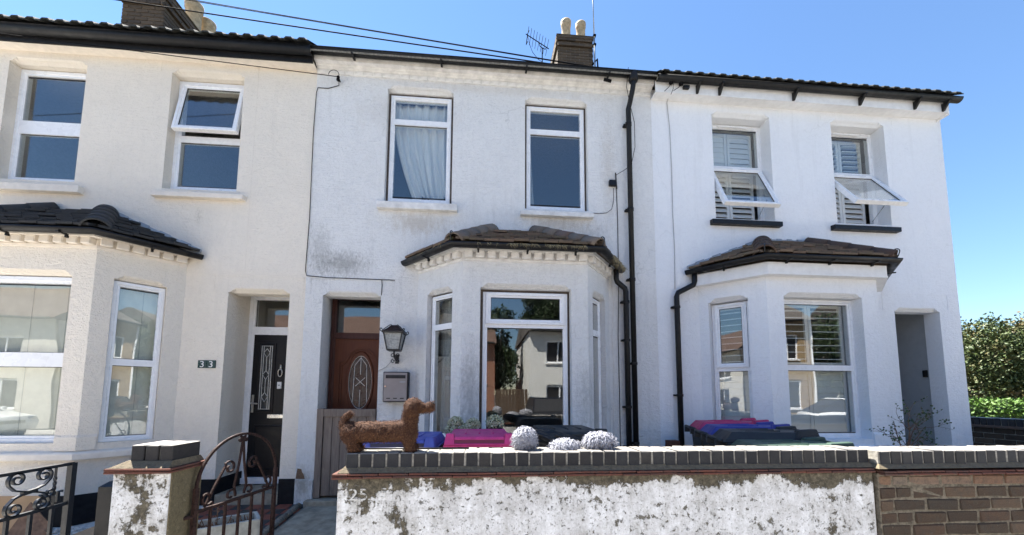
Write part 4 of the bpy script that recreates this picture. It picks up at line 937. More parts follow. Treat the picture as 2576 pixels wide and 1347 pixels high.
# ------------------------------------------------------------------ iron gate with a scrolled arch, standing open
gA = Vector((-1.628, 2.45)); gB = Vector((-1.504, 3.082)); GL = (gB - gA).length; gt = (gB - gA) / GL; gn = Vector((gt.y, -gt.x))
def GF(u, d, z): q = gA + gt * u + gn * d; return (q.x, q.y, z)
ig = thing('iron_gate', 'rusty iron garden gate with scrolled arch standing open by the pillar', 'gate', (gA.x, gA.y, .1))
zr_ = .862
def rod(pts, r=.007, name='bar', mt='rust', sq=True): return part(name, MB().bar(pts, r * 2, r * 2, GF) if sq else MB().tube([GF(u, 0, z) for u, z in pts], r, 6), mt, ig)
rod([(0, .12), (0, 1.0)], .011, 'hinge_stile'); rod([(GL, .12), (GL, 1.0)], .011, 'latch_stile'); rod([(0, zr_), (GL, zr_ + .004)], .009, 'rail'); rod([(0, .16), (GL, .16)], .009, 'rail')
part('arch', MB().bar([(GL / 2 + GL / 2 * math.cos(R(180 - k * 7.5)), .985 + .295 * math.sin(R(180 - k * 7.5))) for k in range(25)], .012, .016, GF), 'rust', ig)
for i in range(5): rod([(GL * (i + 1) / 6, .16), (GL * (i + 1) / 6, zr_)], .0065)
def spiral(cx, cz, r, a0, turns, n=26, shrink=.75): return [(cx + r * (1 - shrink * i / n) * math.cos(a0 + turns * 6.283 * i / n), cz + r * (1 - shrink * i / n) * math.sin(a0 + turns * 6.283 * i / n)) for i in range(n + 1)]
for sgn in (-1, 1):
    c = GL / 2
    rod([(c, 1.265), (c + sgn * .02, 1.10), (c + sgn * .05, .95), (c + sgn * .035, .885)] + spiral(c + sgn * .075, .90, .04, math.pi * (0 if sgn < 0 else 1), .9 * sgn * -1), .0055, 'scroll')
    rod([(c + sgn * .26, .875)] + [(c + sgn * .20, .98)] + [(c + sgn * .125, 1.095)] + spiral(c + sgn * .095, 1.075, .045, math.pi * (.25 if sgn > 0 else .75), sgn * 1.05), .0055, 'scroll')
    rod([(c + sgn * .20, .885)] + spiral(c + sgn * .245, .925, .045, math.pi * (1.25 if sgn > 0 else 1.75), sgn * 1.05), .0055, 'scroll'); rod(spiral(c + sgn * .022, 1.245, .02, math.pi / 2, sgn * .9), .006, 'scroll')
part('hinge_strap', MB().tube([(-1.665, 2.42, .84), GF(0, 0, .84)], .012, 6), 'rust', ig); part('hinge_strap', MB().tube([(-1.665, 2.42, .25), GF(0, 0, .25)], .012, 6), 'rust', ig)
# ------------------------------------------------------------------ black scroll gate folded back at the left
bg_ = thing('iron_scroll_gate', 'black wrought iron gate with big scrolls at the left edge', 'gate', (-2.6, 2.3, .1))
BF = lambda u, d, z: (-2.6 + d, 2.0 + u, z)
def brod(pts, r=.008, name='bar', w_=None): return part(name, MB().bar(pts, w_ or r * 2, r * 2, BF), 'iron', bg_)
brod([(0, 1.095), (.775, 1.095)], .009, 'rail'); brod([(0, .85), (.755, .85)], .009, 'rail'); brod([(.77, .12), (.77, 1.10)], .016, 'stile'); brod([(0, .12), (0, 1.10)], .016, 'stile'); brod([(0, .16), (.77, .16)], .009, 'rail')
tw = MB()
for i in range(30):
    a0 = 0 if i < 8 or i > 22 else (i - 8) * .45
    for k in range(4): a = a0 + k * math.pi / 2; tw.v.append(BF(.675 + .009 * math.cos(a), .009 * math.sin(a), .85 + .245 * i / 29))
for i in range(29):
    for k in range(4): tw.f.append((i * 4 + k, i * 4 + (k + 1) % 4, i * 4 + 4 + (k + 1) % 4, i * 4 + 4 + k))
part('twisted_bar', tw, 'iron', bg_)
for cx in (-.105, .18, .47):
    for (sx, sz) in ((-1, 1), (1, 1), (-1, -1), (1, -1)):
        c = (cx + .07 + sx * .069, .973 + sz * .082)
        if c[0] < .05: continue
        pts = [(cx + .07 - sx * .035, .973 - sz * .010), (cx + .07 + sx * .02, .973 + sz * .004), (cx + .07 + sx * .075, .973 + sz * .022), (c[0] + sx * .036, c[1] - sz * .028)] + spiral(c[0], c[1], .043, math.atan2(-sz * .35, sx), sx * sz * 1.45, 34)
        brod(pts, .0042, 'scroll', .018)
    if cx > 0: brod([(cx + .035, .968), (cx + .105, .978)], .010, 'collar', .022)
brod([(.60, .94), (.625, .915)] + spiral(.648, .945, .024, math.pi * 1.3, 1.1), .004, 'scroll', .016)
for i in range(6): brod([(.1 + i * .115, .16), (.1 + i * .115, .845)], .008)
brod([(.70, .875), (.70, .935), (.725, .935)], .007, 'latch')
pb = thing('gate_post', 'short black wooden post with sloping top behind the gate pillar', 'post', (-2.57, 3.02, .1))
part('post_shaft', MB().hexa([(-2.635, 3.0, .1), (-2.50, 3.0, .1), (-2.50, 3.1, .1), (-2.635, 3.1, .1), (-2.635, 3.0, .893), (-2.50, 3.0, .893), (-2.50, 3.1, .893), (-2.635, 3.1, .893)]), 'blackpaint', pb)
part('post_cap', MB().hexa([(-2.635, 3.0, .894), (-2.50, 3.0, .894), (-2.50, 3.1, .894), (-2.635, 3.1, .894), (-2.60, 3.04, .925), (-2.53, 3.04, .925), (-2.53, 3.06, .925), (-2.60, 3.06, .925)]), 'blackpaint', pb)
# ------------------------------------------------------------------ wheelie bins
for k, c in dict(pink=(0.62, 0.055, 0.22), blue=(0.075, 0.10, 0.38), black=(0.030, 0.032, 0.035), green=(0.045, 0.078, 0.060), blackpink=(0.015, 0.015, 0.017), lidred=(0.50, 0.045, 0.14), lidblue=(0.045, 0.055, 0.27)).items():
    MT['bin' + k] = plain('bin_plastic_' + k, c, .48, .12, 18, .06, .35)
def lid_mesh(w, dp, hole):
    """lid lying in XY, hinge at y=+dp/2, grip at y=-dp/2; z=0 is the rim underside"""
    mb = MB(); a = w / 2; f, b = -dp / 2, dp / 2
    mb.box(-a, a, f, b, 0, .016)
    pl = [(-a + .012, f + .006), (a - .012, f + .006), (a - .012, b - .02), (-a + .012, b - .02)]; tp = [(-a + .04, f + .03), (a - .04, f + .03), (a - .05, b - .09), (-a + .05, b - .09)]
    mb.hexa([(x, y, .0165) for x, y in pl] + [(tp[0][0], tp[0][1], .078), (tp[1][0], tp[1][1], .078), (tp[2][0], tp[2][1], .092), (tp[3][0], tp[3][1], .092)])
    for s in (-1, 1):        # raised corner blocks
        x0, x1 = sorted((s * (a - .006), s * (a - .095)))
        q0, q1 = sorted((s * (a - .022), s * (a - .082)))
        mb.hexa([(x0, f - .012, .017), (x1, f - .012, .017), (x1, f + .18, .017), (x0, f + .18, .017), (q0, f + .008, .108), (q1, f + .008, .108), (q1, f + .15, .100), (q0, f + .15, .100)])
    mb.box(-a + .09, a - .09, f - .010, f + .006, .017, .030); mb.hexa([(-a + .09, f - .006, .058), (a - .09, f - .006, .058), (a - .09, f + .05, .058), (-a + .09, f + .05, .058), (-a + .09, f + .004, .082), (a - .09, f + .004, .082), (a - .09, f + .05, .090), (-a + .09, f + .05, .090)])
    # ribs on top
    for x in (-.12, 0, .12): mb.box(x - .008, x + .008, -.12, .16, .078, .094)
    return mb
def make_bin(label, cat_group, lid, w, dp, loc, rotz, tilt=0.0, text=None):
    b = thing('wheelie_bin', label, 'bin', loc, cat_group, world=False, rotz=rotz)
    hh = .985
    body = MB().hexa([(-w * .40, -dp * .36, .05), (w * .40, -dp * .36, .05), (w * .40, dp * .36, .05), (-w * .40, dp * .36, .05), (-w * .48, -dp * .47, hh), (w * .48, -dp * .47, hh), (w * .48, dp * .44, hh), (-w * .48, dp * .44, hh)])
    body.ring(lambda u, d, z: (u, z, d), -w * .50, w * .50, -dp * .49, dp * .46, [(0, hh - .05), (0, hh - .002), (.03, hh - .002), (.03, hh - .05)])
    part('body', body, 'binblack', b, bevel=.012)
    l = part('lid', lid_mesh(w, dp, True), lid, b, bevel=.007); l.location = (0, 0, hh + .004); l.rotation_euler = (tilt, 0, 0)
    part('grip_slot', MB().box(-w / 2 + .092, w / 2 - .092, -dp / 2 - .001, -dp / 2 + .014, .0305, .0575), MT['binblack'] if 'black' in lid else plain('slot_' + lid, tuple(c * .35 for c in (0.45, 0.04, 0.16)) if 'pink' in lid else (0.01, 0.012, 0.05), .5), l)  # dark face paints the shade inside the shallow grip slot
    part('hinge_rod', MB().tube([(-w * .47, dp * .52, hh + .012), (w * .47, dp * .52, hh + .012)], .016, 10), 'binblack', b, True)
    for s in (-1, 1):
        wh = part('wheel', MB().lathe([(.04, -.025), (.10, -.025), (.10, .025), (.04, .025)], 18), 'rubber', b, True); wh.location = (s * w * .42, dp * .36, .10); wh.rotation_euler = (0, R(90), 0)
        part('handle', MB().box(s * w * .30 - .02, s * w * .30 + .02, dp * .45, dp * .56, hh - .05, hh + .01), 'binblack', b)
    return b
gb1 = 'bins behind the peeling garden wall'; zb_ = .135
make_bin('wheelie bin with plain pink lid behind the white garden wall', gb1, 'binpink', .585, .72, (.006, 3.56, zb_), R(0))
make_bin('wheelie bin with blue lid seen behind the brown dog figure', gb1, 'binblue', .60, .72, (-.62, 3.52, zb_ - .02), R(-3))
make_bin('wheelie bin with black lid behind the grey pompoms', gb1, 'binblack', .60, .74, (.80, 3.62, zb_ + .03), R(2))
bag = MB(); rr = random.Random(5)
bs = bmesh.new(); bmesh.ops.create_icosphere(bs, subdivisions=4, radius=1)
for v in bs.verts:
    n_ = mnoise.noise(v.co * 1.7) * .35 + abs(mnoise.noise(v.co * 4.5)) * .25; v.co = Vector((v.co.x * .27, v.co.y * .12, v.co.z * .07)) * (1 + n_)
me = bpy.data.meshes.new('bin_bag'); bs.to_mesh(me); bs.free(); me.materials.append(MT['binblackpink']); o = bpy.data.objects.new('bin_bag', me); link(o); o.location = (.66, 3.22, 1.165); o.rotation_euler = (0, R(14), 0); tag(o, 'crumpled black plastic sheet on the black lidded bin', 'bag')
gb2 = 'bins in a row at the end house'; dv = Vector((-.47, -1.55)).normalized(); ang = math.atan2(dv.y, dv.x) ; nx_ = Vector((-dv.y, dv.x))
# hinges to the left (towards the downpipe), grips to the right
for i, (lid, nm) in enumerate((('binlidred', 'red'), ('binlidblue', 'dark blue'), ('binblack', 'black'), ('bingreen', 'green'))):
    hp = Vector((2.45, 4.35)) + dv * (i * .462); c = hp + nx_ * .37
    make_bin('wheelie bin with %s lid, %s in the row at the right' % (nm, ('nearest the house', 'second from the house', 'third from the house', 'nearest the street')[i]), gb2, lid, .455, .74, (c.x, c.y, zb_ + .05 - (0, .012, .022, .075)[i]), math.atan2(nx_.y, nx_.x) + R(90), R(-2))

# ------------------------------------------------------------------ strands
def strands(verts_normals, n, length, width, rr, out=.5, jitter=.6, droop=0.0):
    mb = MB()
    for _ in range(n):
        p, nn = rr.choice(verts_normals)
        p = p + Vector((rr.uniform(-1, 1), rr.uniform(-1, 1), rr.uniform(-1, 1))) * length * .25
        tv = Vector((rr.uniform(-1, 1), rr.uniform(-1, 1), rr.uniform(-1, 1))); tv = (tv - nn * tv.dot(nn)); tv = tv.normalized() if tv.length > 1e-4 else nn.orthogonal()
        d = (nn * out + tv * jitter).normalized(); L = length * rr.uniform(.5, 1.3); sd = d.cross(nn); sd = sd.normalized() * width if sd.length > 1e-4 else d.orthogonal().normalized() * width
        a, m_, e = p, p + d * L * .55, p + (d + tv * .5 - nn * .25).normalized() * L - Vector((0, 0, droop * L))
        o = len(mb.v); mb.v += [tuple(a - sd), tuple(a + sd), tuple(m_ + sd), tuple(m_ - sd), tuple(e)]; mb.f += [(o, o + 1, o + 2, o + 3), (o + 3, o + 2, o + 4)]
    return mb
def fibre_mat(name, stops, sc=180):
    t = NT(name, .8, .2); t.col(t.ramp(t.noise(t.obj(), sc, 3, .7), stops)); return t.m
MT['coir'] = fibre_mat('coir_fibre', [(.30, (0.028, 0.012, 0.008)), (.48, (0.070, 0.031, 0.018)), (.60, (0.145, 0.070, 0.038)), (.76, (0.33, 0.18, 0.10))], 130)
MT['pompom'] = fibre_mat('pale_grey_pompom', [(.25, (0.16, 0.165, 0.195)), (.5, (0.36, 0.365, 0.41)), (.75, (0.52, 0.525, 0.57))], 90)
def merged(mb, voxel, smooth_it=6):
    me = mb.mesh('tmp'); o = bpy.data.objects.new('tmp', me); COL.objects.link(o)
    r = o.modifiers.new('r', 'REMESH'); r.mode = 'VOXEL'; r.voxel_size = voxel
    s = o.modifiers.new('s', 'SMOOTH'); s.iterations = smooth_it; s.factor = .5
    dg = bpy.context.evaluated_depsgraph_get(); dg.update(); out = bpy.data.meshes.new_from_object(o.evaluated_get(dg)); bpy.data.objects.remove(o); return out
def ball(mb, c, r, n=10):
    rx, ry, rz = r if isinstance(r, tuple) else (r, r, r); o = len(mb.v)
    for i in range(1, n):
        for k in range(2 * n): a, b = math.pi * i / n, math.pi * k / n; mb.v.append((c[0] + rx * math.sin(a) * math.cos(b), c[1] + ry * math.sin(a) * math.sin(b), c[2] + rz * math.cos(a)))
    t = len(mb.v); mb.v += [(c[0], c[1], c[2] + rz), (c[0], c[1], c[2] - rz)]
    for i in range(n - 2):
        for k in range(2 * n): mb.f.append((o + i * 2 * n + k, o + i * 2 * n + (k + 1) % (2 * n), o + (i + 1) * 2 * n + (k + 1) % (2 * n), o + (i + 1) * 2 * n + k))
    for k in range(2 * n): mb.f.append((t, o + (k + 1) % (2 * n), o + k)); mb.f.append((t + 1, o + (n - 2) * 2 * n + k, o + (n - 2) * 2 * n + (k + 1) % (2 * n)))
    return mb
# ------------------------------------------------------------------ the coir dog
dg_ = thing('dog_figure', 'brown coir sausage dog figure standing on the wall coping', 'figure', (-.555, 2.385, 1.213), world=False); dg_.scale = (1.0, 1.1, 1.04)
b = MB()
b.tube([(-.205, 0, .10), (-.10, 0, .108), (.02, 0, .108), (.12, 0, .112)], [.056, .054, .055, .060], 14); ball(b, (-.195, 0, .103), (.056, .052, .060)); ball(b, (.13, 0, .108), (.058, .054, .064))
for s in (-1, 1):
    b.tube([(-.190, s * .026, .08), (-.172, s * .028, .045), (-.165, s * .028, .004)], [.036, .029, .026], 10); ball(b, (-.158, s * .028, .018), (.032, .022, .018), 8)
    b.tube([(.145, s * .026, .09), (.148, s * .028, .045), (.150, s * .028, .004)], [.036, .027, .026], 10); ball(b, (.162, s * .028, .018), (.032, .022, .018), 8)
b.tube([(.125, 0, .12), (.143, 0, .17), (.150, 0, .225), (.155, 0, .25)], [.055, .046, .044, .045], 12); ball(b, (.163, 0, .250), (.050, .044, .046))
b.tube([(.175, 0, .248), (.215, 0, .243), (.258, 0, .247)], [.036, .028, .023], 10); ball(b, (.262, 0, .247), (.022, .024, .024)); ball(b, (.270, 0, .266), .011, 6)
for s in (-1, 1): b.tube([(.155, s * .036, .268), (.158, s * .050, .24), (.165, s * .052, .205)], [.020, .026, .018], 8)
b.tube([(-.225, 0, .115), (-.245, 0, .15), (-.232, 0, .185), (-.198, 0, .212)], [.024, .018, .016, .014], 8)
me = merged(b, .0055, 4); rr = random.Random(3)
for v in me.vertices: v.co += v.normal * (mnoise.noise(v.co * 45) * .0035 + mnoise.noise(v.co * 130) * .0025)
me.materials.clear(); me.materials.append(MT['dogcore']); me.polygons.foreach_set('use_smooth', [True] * len(me.polygons)); o = bpy.data.objects.new('body', me); link(o, dg_)
vn = [(v.co.copy(), v.normal.copy()) for v in me.vertices]
part('coir_fibre', strands(vn, 17000, .026, .0010, rr, .22, .95), 'coir', dg_, kind='stuff')
part('nose', ball(MB(), (.277, 0, .268), (.008, .010, .008), 6), 'rubber', dg_, True)
# ------------------------------------------------------------------ pompoms on the wall
def pompom(label, loc, r, seed):
    t = thing('pompom', label, 'pompom', loc, 'grey pompoms on the wall', world=False); rr = random.Random(seed)
    c = ball(MB(), (0, 0, r[2]), tuple(k * .72 for k in r), 12); me = c.mesh('core'); vn = []
    for v in me.vertices: nn = Vector((v.co.x / r[0] ** 2, v.co.y / r[1] ** 2, (v.co.z - r[2]) / r[2] ** 2)).normalized(); vn.append((v.co.copy(), nn))
    part('core', ball(MB(), (0, 0, r[2]), tuple(k * .74 for k in r), 12), 'pompom', t, True); bpy.data.meshes.remove(me)
    part('strand', strands(vn, 3600, .050, .0022, rr, .75, .85, .25), 'pompom', t, kind='stuff')
pompom('round shaggy pale grey pompom, tallest of three on the wall', (.288, 2.45, 1.205), (.070, .070, .066), 1)
pompom('low half-hidden shaggy grey pompom, middle one of the three on the wall', (.545, 2.46, 1.165), (.105, .07, .046), 2)
pompom('wide flattened shaggy grey pompom, rightmost of the three on the wall', (.765, 2.45, 1.205), (.108, .075, .048), 3)
ro_ = solo('rod', MB().tube([(-.80, 2.455, 1.219), (-.4, 2.452, 1.219), (-.06, 2.445, 1.219)], .0055, 8), 'blackpaint', 'thin black rod lying along the wall coping under the dog', 'rod', (-.43, 2.45, 1.219), smooth=True)

# ------------------------------------------------------------------ flower heads by the bay
MT['floret'] = fibre_mat('greenish_cream_floret', [(.35, (0.25, 0.28, 0.13)), (.5, (0.58, 0.58, 0.40)), (.65, (0.80, 0.78, 0.64))], 60)
def leaf_mat(name, a, b, c, sc=9):
    t = NT(name, .55, .35); n = t.noise(t.pos(), sc, 4, .7); t.col(t.ramp(n, [(.3, a), (.5, b), (.72, c)])); t.b.inputs['Transmission Weight'].default_value = 0.0
    return t.m
MT['leaf'] = leaf_mat('green_leaf', (0.022, 0.045, 0.014), (0.045, 0.085, 0.025), (0.085, 0.13, 0.045), 30)
def leaf_quad(mb, p, d, n, L, W):
    s = d.cross(n); s = s.normalized() * W if s.length > 1e-4 else d.orthogonal().normalized() * W
    o = len(mb.v); mid = p + d * L * .5 + n * L * .08; mb.v += [tuple(p), tuple(mid + s), tuple(p + d * L), tuple(mid - s)]; mb.f.append((o, o + 1, o + 2, o + 3))
def rv(rr): 
    while True:
        v = Vector((rr.uniform(-1, 1), rr.uniform(-1, 1), rr.uniform(-1, 1)))
        if .05 < v.length < 1: return v.normalized()
def flower(label, heads, base, seed):
    t = thing('flowering_plant', label, 'plant', base, 'plants under the middle bay'); rr = random.Random(seed)
    for (x, y, z, r) in heads:
        mb = MB()
        part('flower_core', ball(MB(), (x, y, z), (r * .84, r * .84, r * .70), 6), 'leaf', t, True)
        for i in range(150):
            k = (i + .5) / 150; ph = math.acos(1 - 1.45 * k); th = i * 2.39996
            n = Vector((math.sin(ph) * math.cos(th), math.sin(ph) * math.sin(th), math.cos(ph))); c = Vector((x, y, z)) + Vector((n.x * r, n.y * r, n.z * r * .85)) * rr.uniform(.82, 1.14)
            for q in range(3): leaf_quad(mb, c, (rv(rr) * .8 + n * .7).normalized(), n, r * .38, r * .13)
        part('flower_head', mb, 'floret', t); part('stem', MB().tube([(x + .01, y, base[2]), (x, y, z - r * .1)], .006, 6), 'leaf', t, True)
        for i in range(7):
            lm = MB(); a = rr.uniform(0, 6.28); d = Vector((math.cos(a), math.sin(a), rr.uniform(-.5, .2))).normalized(); leaf_quad(lm, Vector((x, y, z - r * rr.uniform(.7, 1.8))), d, Vector((0, 0, 1)), r * 1.5, r * .45); part('leaf', lm, 'leaf', t)
flower('two creamy green flower heads on leafy stems, leftmost behind the bins', [(-.232, 3.95, 1.262, .062), (-.262, 3.93, 1.19, .06)], (-.245, 3.95, .2), 1)
flower('pair of creamy flower heads behind the pink bin before the bay corner', [(-.060, 3.95, 1.245, .062), (-.118, 3.93, 1.20, .06)], (-.09, 3.95, .2), 2)
flower('single creamy flower head in front of the middle bay window', [(.160, 3.95, 1.262, .072)], (.16, 3.95, .2), 3)

# ------------------------------------------------------------------ lantern, letter box, number
lx, ly, lz = -1.012, H - .19, 2.06
la = thing('wall_lantern', 'black wrought iron wall lantern beside the brown front door', 'lantern', (lx, H, 1.93))
def frus(w0, w1, z0, z1): return [(lx - w0, ly - w0, z0), (lx + w0, ly - w0, z0), (lx + w0, ly + w0, z0), (lx - w0, ly + w0, z0), (lx - w1, ly - w1, z1), (lx + w1, ly - w1, z1), (lx + w1, ly + w1, z1), (lx - w1, ly + w1, z1)]
part('lantern_base', MB().hexa(frus(.072, .078, lz - .005, lz + .012)), 'iron', la, bevel=.003)
fr = frus(.070, .105, lz + .012, lz + .20)
for i in range(4): part('corner_bar', MB().tube([fr[i], fr[i + 4]], .0085, 6), 'iron', la)
MT['lampglass'] = plain('frosted_lamp_glass', (0.34, 0.36, 0.36), .35, .25, 50, .8, .5)
part('lantern_glass', MB().hexa(frus(.064, .098, lz + .014, lz + .199)), 'lampglass', la)
part('top_rim', MB().hexa(frus(.122, .128, lz + .20, lz + .216)), 'iron', la, bevel=.003)
rf_ = MB().hexa(frus(.120, .075, lz + .2165, lz + .255)); rf_.hexa(frus(.074, .035, lz + .2555, lz + .30)); part('lantern_roof', rf_, 'rust', la)
for (sx, sy) in ((-1, -1), (1, -1), (1, 1), (-1, 1)):
    LF = lambda u, d, z, sx=sx, sy=sy: (lx + sx * u * .7071, ly + sy * u * .7071, z)
    part('roof_scroll', MB().tube([LF(u, 0, z) for u, z in ([(.035, lz + .285), (.05, lz + .305), (.065, lz + .30), (.165, lz + .225)] + spiral(.178, lz + .235, .022, math.pi * 1.2, .9, 14, .6))], .0055, 5), 'iron', la, True)
LB = lambda u, z: (lx, H - u, z)
part('bracket_arm', MB().tube([LB(.0, 1.955), LB(.06, 1.95), LB(.15, 1.985), LB(.19, 2.03), LB(.19, 2.06)], .011, 8), 'iron', la, True); part('wall_plate', MB().box(lx - .022, lx + .022, H - .012, H - .001, 1.92, 2.03), 'iron', la)
for s in (-1, 1): part('bracket_scroll', MB().tube([(lx + s * q[0], H - .12, q[1]) for q in ([(.010, 2.02)] + spiral(.030, 2.01, .024, math.pi, -1.0, 14, .5))], .005, 5), 'iron', la, True); part('bracket_scroll', MB().tube([(lx + s * q[0], H - .12, q[1]) for q in ([(.010, 1.955)] + spiral(.030, 1.945, .022, math.pi, 1.0, 14, .5))], .005, 5), 'iron', la, True)
part('lamp_cable', MB().tube([(lx - .01, H - .10, 2.02), (-1.09, H - .02, 1.93), (-1.15, H - .006, 1.87), (-1.232, H - .006, 1.83)], .0045, 6), 'greycable', la, True)
pbx = thing('letter_box', 'grey steel letter box on the white wall under the lantern', 'letter box', (-1.0, H, 1.46))
part('case', MB().box(-1.148, -.852, H - .10, H - .001, 1.455, 1.815), 'blackpaint', pbx, bevel=.006); fp = part('front_panel', MB().box(-1.138, -.866, H - .112, H - .1005, 1.465, 1.805), 'brushed', pbx, bevel=.004)
part('slot', MB().box(-1.115, -.885, H - .118, H - .1125, 1.735, 1.775), 'rubber', pbx); part('name_plate', MB().box(-.955, -.885, H - .116, H - .1125, 1.685, 1.705), 'lead', pbx); part('lock', MB().tube([(-1.115, H - .112, 1.64), (-1.115, H - .122, 1.64)], .010, 12), 'chrome', pbx)
for x in (-1.08, -1.0, -.92): part('vent_slot', MB().box(x - .022, x + .022, H - .115, H - .1125, 1.492, 1.503), 'rubber', pbx)
npq = thing('number_plaque', 'small dark green house number plaque reading 33', 'plaque', (-3.207, H, 1.84)); MT['greentile'] = plain('dark_green_tile', (0.008, 0.045, 0.045), .3)
for i in range(2): part('number_tile', MB().box(-3.306 + i * .0995, -3.2085 + i * .0995, H - .012, H - .001, 1.842, 1.935), 'greentile', npq, bevel=.003); text_part('3', .105, (-3.287 + i * .098, H - .0125, 1.853), (R(90), 0, 0), 'whiteplate', npq, 'numeral', .001, 1.1)

# ------------------------------------------------------------------ cables on the fronts
def cable(name, pts, label, r=.0055, mt='cable', cat='cable', loc=None): r *= .8; return solo(name, MB().tube(pts, r, 6), mt, label, cat, loc or pts[0], smooth=True)
yc = H - .009
cable('wall_cable', [(-1.85, H - .05, 5.60), (-1.86, yc, 5.52), (-1.99, yc, 5.47), (-2.12, yc, 5.47), (-2.135, yc, 5.40), (-2.146, yc, 4.86), (-2.135, yc, 3.74), (-2.15, yc, 3.05), (-2.13, yc, 2.99), (-1.9, yc, 2.975), (-1.3, yc, 2.968), (-1.07, yc, 2.966)], 'thin black cable down the joint between cream and white houses')
cable('wall_cable', [(-1.226, yc - .012, 2.966), (-1.224, yc, 2.90), (-1.228, yc, 2.77)], 'short black cable dropping beside the brown door lintel')
cb = thing('cable_bracket', 'small dark insulator bracket near the top left of the middle house', 'bracket', (-1.85, H, 5.55)); part('bracket_arm', MB().tube([(-1.85, H, 5.58), (-1.85, H - .07, 5.585)], .008, 6), 'cable', cb); part('insulator', MB().lathe([(.012, 0), (.022, .01), (.020, .04), (.014, .05), (.020, .06), (.010, .07)], 10, (-1.85, H - .07, 5.53)), 'cable', cb, True)
part('loop', MB().tube([(-1.85, H - .06, 5.60)] + [(-1.915 + .065 * math.cos(R(a)), H - .05, 5.63 + .065 * math.sin(R(a))) for a in range(0, 200, 20)], .004, 5), 'cable', cb, True)
cable('wall_cable', [(1.80, yc, 4.33), (1.808, yc, 3.9), (1.806, yc, 3.33), (1.803, yc, 3.0), (1.782, yc, 2.3), (1.785, yc, 1.6), (1.782, yc, .3)], 'black cable running down the white wall left of the twin downpipes')
cable('wall_cable', [(1.79, yc, 4.44), (1.80, yc - .01, 4.50), (1.90, yc - .05, 4.55), (1.975, yc - .10, 4.60), (2.03, yc - .10, 4.85), (2.03, yc - .10, 5.2), (1.96, yc - .11, 5.5), (1.925, yc - .12, 5.69), (1.915, yc - .22, 5.88)], 'loose black cable looping from the junction box up beside the downpipe', .005)
cable('wall_cable', [(1.755, yc - .01, 4.31), (1.76, yc, 4.15), (1.73, yc, 4.02), (1.66, yc, 3.965), (1.56, yc, 3.95), (1.475, yc, 3.955)], 'black cable curving from the junction box to the window sill', .004)
cable('wall_cable', [(1.705, yc - .005, 3.40), (1.70, yc, 3.1), (1.73, yc, 2.72), (1.70, yc, 2.3), (1.72, yc, 1.85), (1.70, yc, 1.4), (1.715, yc, .4)], 'pale painted cable wandering down the wall beside the middle bay', .006, 'dirtytrim')
jb = thing('junction_box', 'small black cable junction box left of the downpipe', 'junction box', (1.745, H, 4.37)); part('box', MB().box(1.695, 1.79, H - .045, H - .001, 4.335, 4.415), 'blackpaint', jb, bevel=.006); part('clip', MB().tube([(1.80, H - .02, 4.30), (1.785, H - .03, 4.52)], .008, 6), 'cable', jb)
cable('wall_cable', [(2.545, H - .16, 5.74), (2.548, yc, 5.60), (2.575, yc, 5.2), (2.582, yc, 4.6), (2.576, yc, 4.0), (2.585, yc, 3.5), (2.575, yc, 3.08), (2.57, yc, 2.95)], 'grey cable running down the end house near the party line', .006, 'greycable')
cl = thing('cable_cluster', 'cluster of black cable insulators on the white fascia of the end house', 'insulator', (2.6, H - .15, 5.72))
for (x, z) in ((2.52, 5.75), (2.66, 5.74)):
    part('insulator', MB().lathe([(.014, 0), (.028, .012), (.026, .05), (.016, .06), (.026, .072), (.012, .09)], 10, (x, H - .19, z - .03)), 'cable', cl, True); part('hook', MB().tube([(x, H - .15, z + .06), (x, H - .19, z + .055), (x, H - .19, z - .02)], .007, 6), 'cable', cl)
part('terminal_box', MB().box(2.70, 2.78, H - .19, H - .151, 5.685, 5.725), 'gutter', cl)
for (a, b) in (((2.52, 5.73), (2.44, 5.64)), ((2.55, 5.73), (2.53, 5.60)), ((2.66, 5.72), (2.57, 5.66)), ((2.66, 5.72), (2.75, 5.70))): part('tail', MB().tube([(a[0], H - .19, a[1]), ((a[0] + b[0]) / 2, H - .20, (a[1] + b[1]) / 2 - .02), (b[0], H - .155, b[1])], .004, 5), 'cable', cl, True)
part('splice', MB().tube([(1.60, H - .17, 5.735), (1.70, H - .17, 5.715)], .02, 8), 'cable', thing('cable_splice', 'black cable splice tied under the gutter of the middle house', 'splice', (1.65, H - .17, 5.72)), True)
# overhead wires from a pole across the street to the end house
def wire(p, q, sag, label, r=.006):
    pts = [p.lerp(q, i / 24) - Vector((0, 0, sag * 4 * (i / 24) * (1 - i / 24))) for i in range(25)]
    solo('overhead_wire', MB().tube(pts, r, 6), 'cable', label, 'wire', tuple(q), 'overhead wires', True)
wire(Vector((-24.8, 5.8, 9.25)), Vector((2.52, H - .19, 5.76)), .12, 'thick black overhead wire crossing above the cream house to the end house', .008)
wire(Vector((-24.6, 5.9, 9.85)), Vector((2.66, H - .19, 5.76)), .10, 'upper thin overhead wire above the middle house roof', .0045)
wire(Vector((-23.2, 5.9, 9.85)), Vector((2.70, H - .19, 5.77)), .14, 'lower thin overhead wire beside another above the middle house roof', .0045)
wire(Vector((-24.0, 2.3, 5.3)), Vector((-1.85, H - .07, 5.59)), .10, 'thin wire slanting across the cream house front to its bracket', .0045)
tp2 = thing('telegraph_pole', 'shorter telegraph pole on the pavement at the far left', 'pole', (-24, 2.2, 0)); part('shaft', MB().tube([(-24, 2.2, 0), (-24, 2.2, 6.5)], [.14, .10], 12), 'greywood', tp2, True)
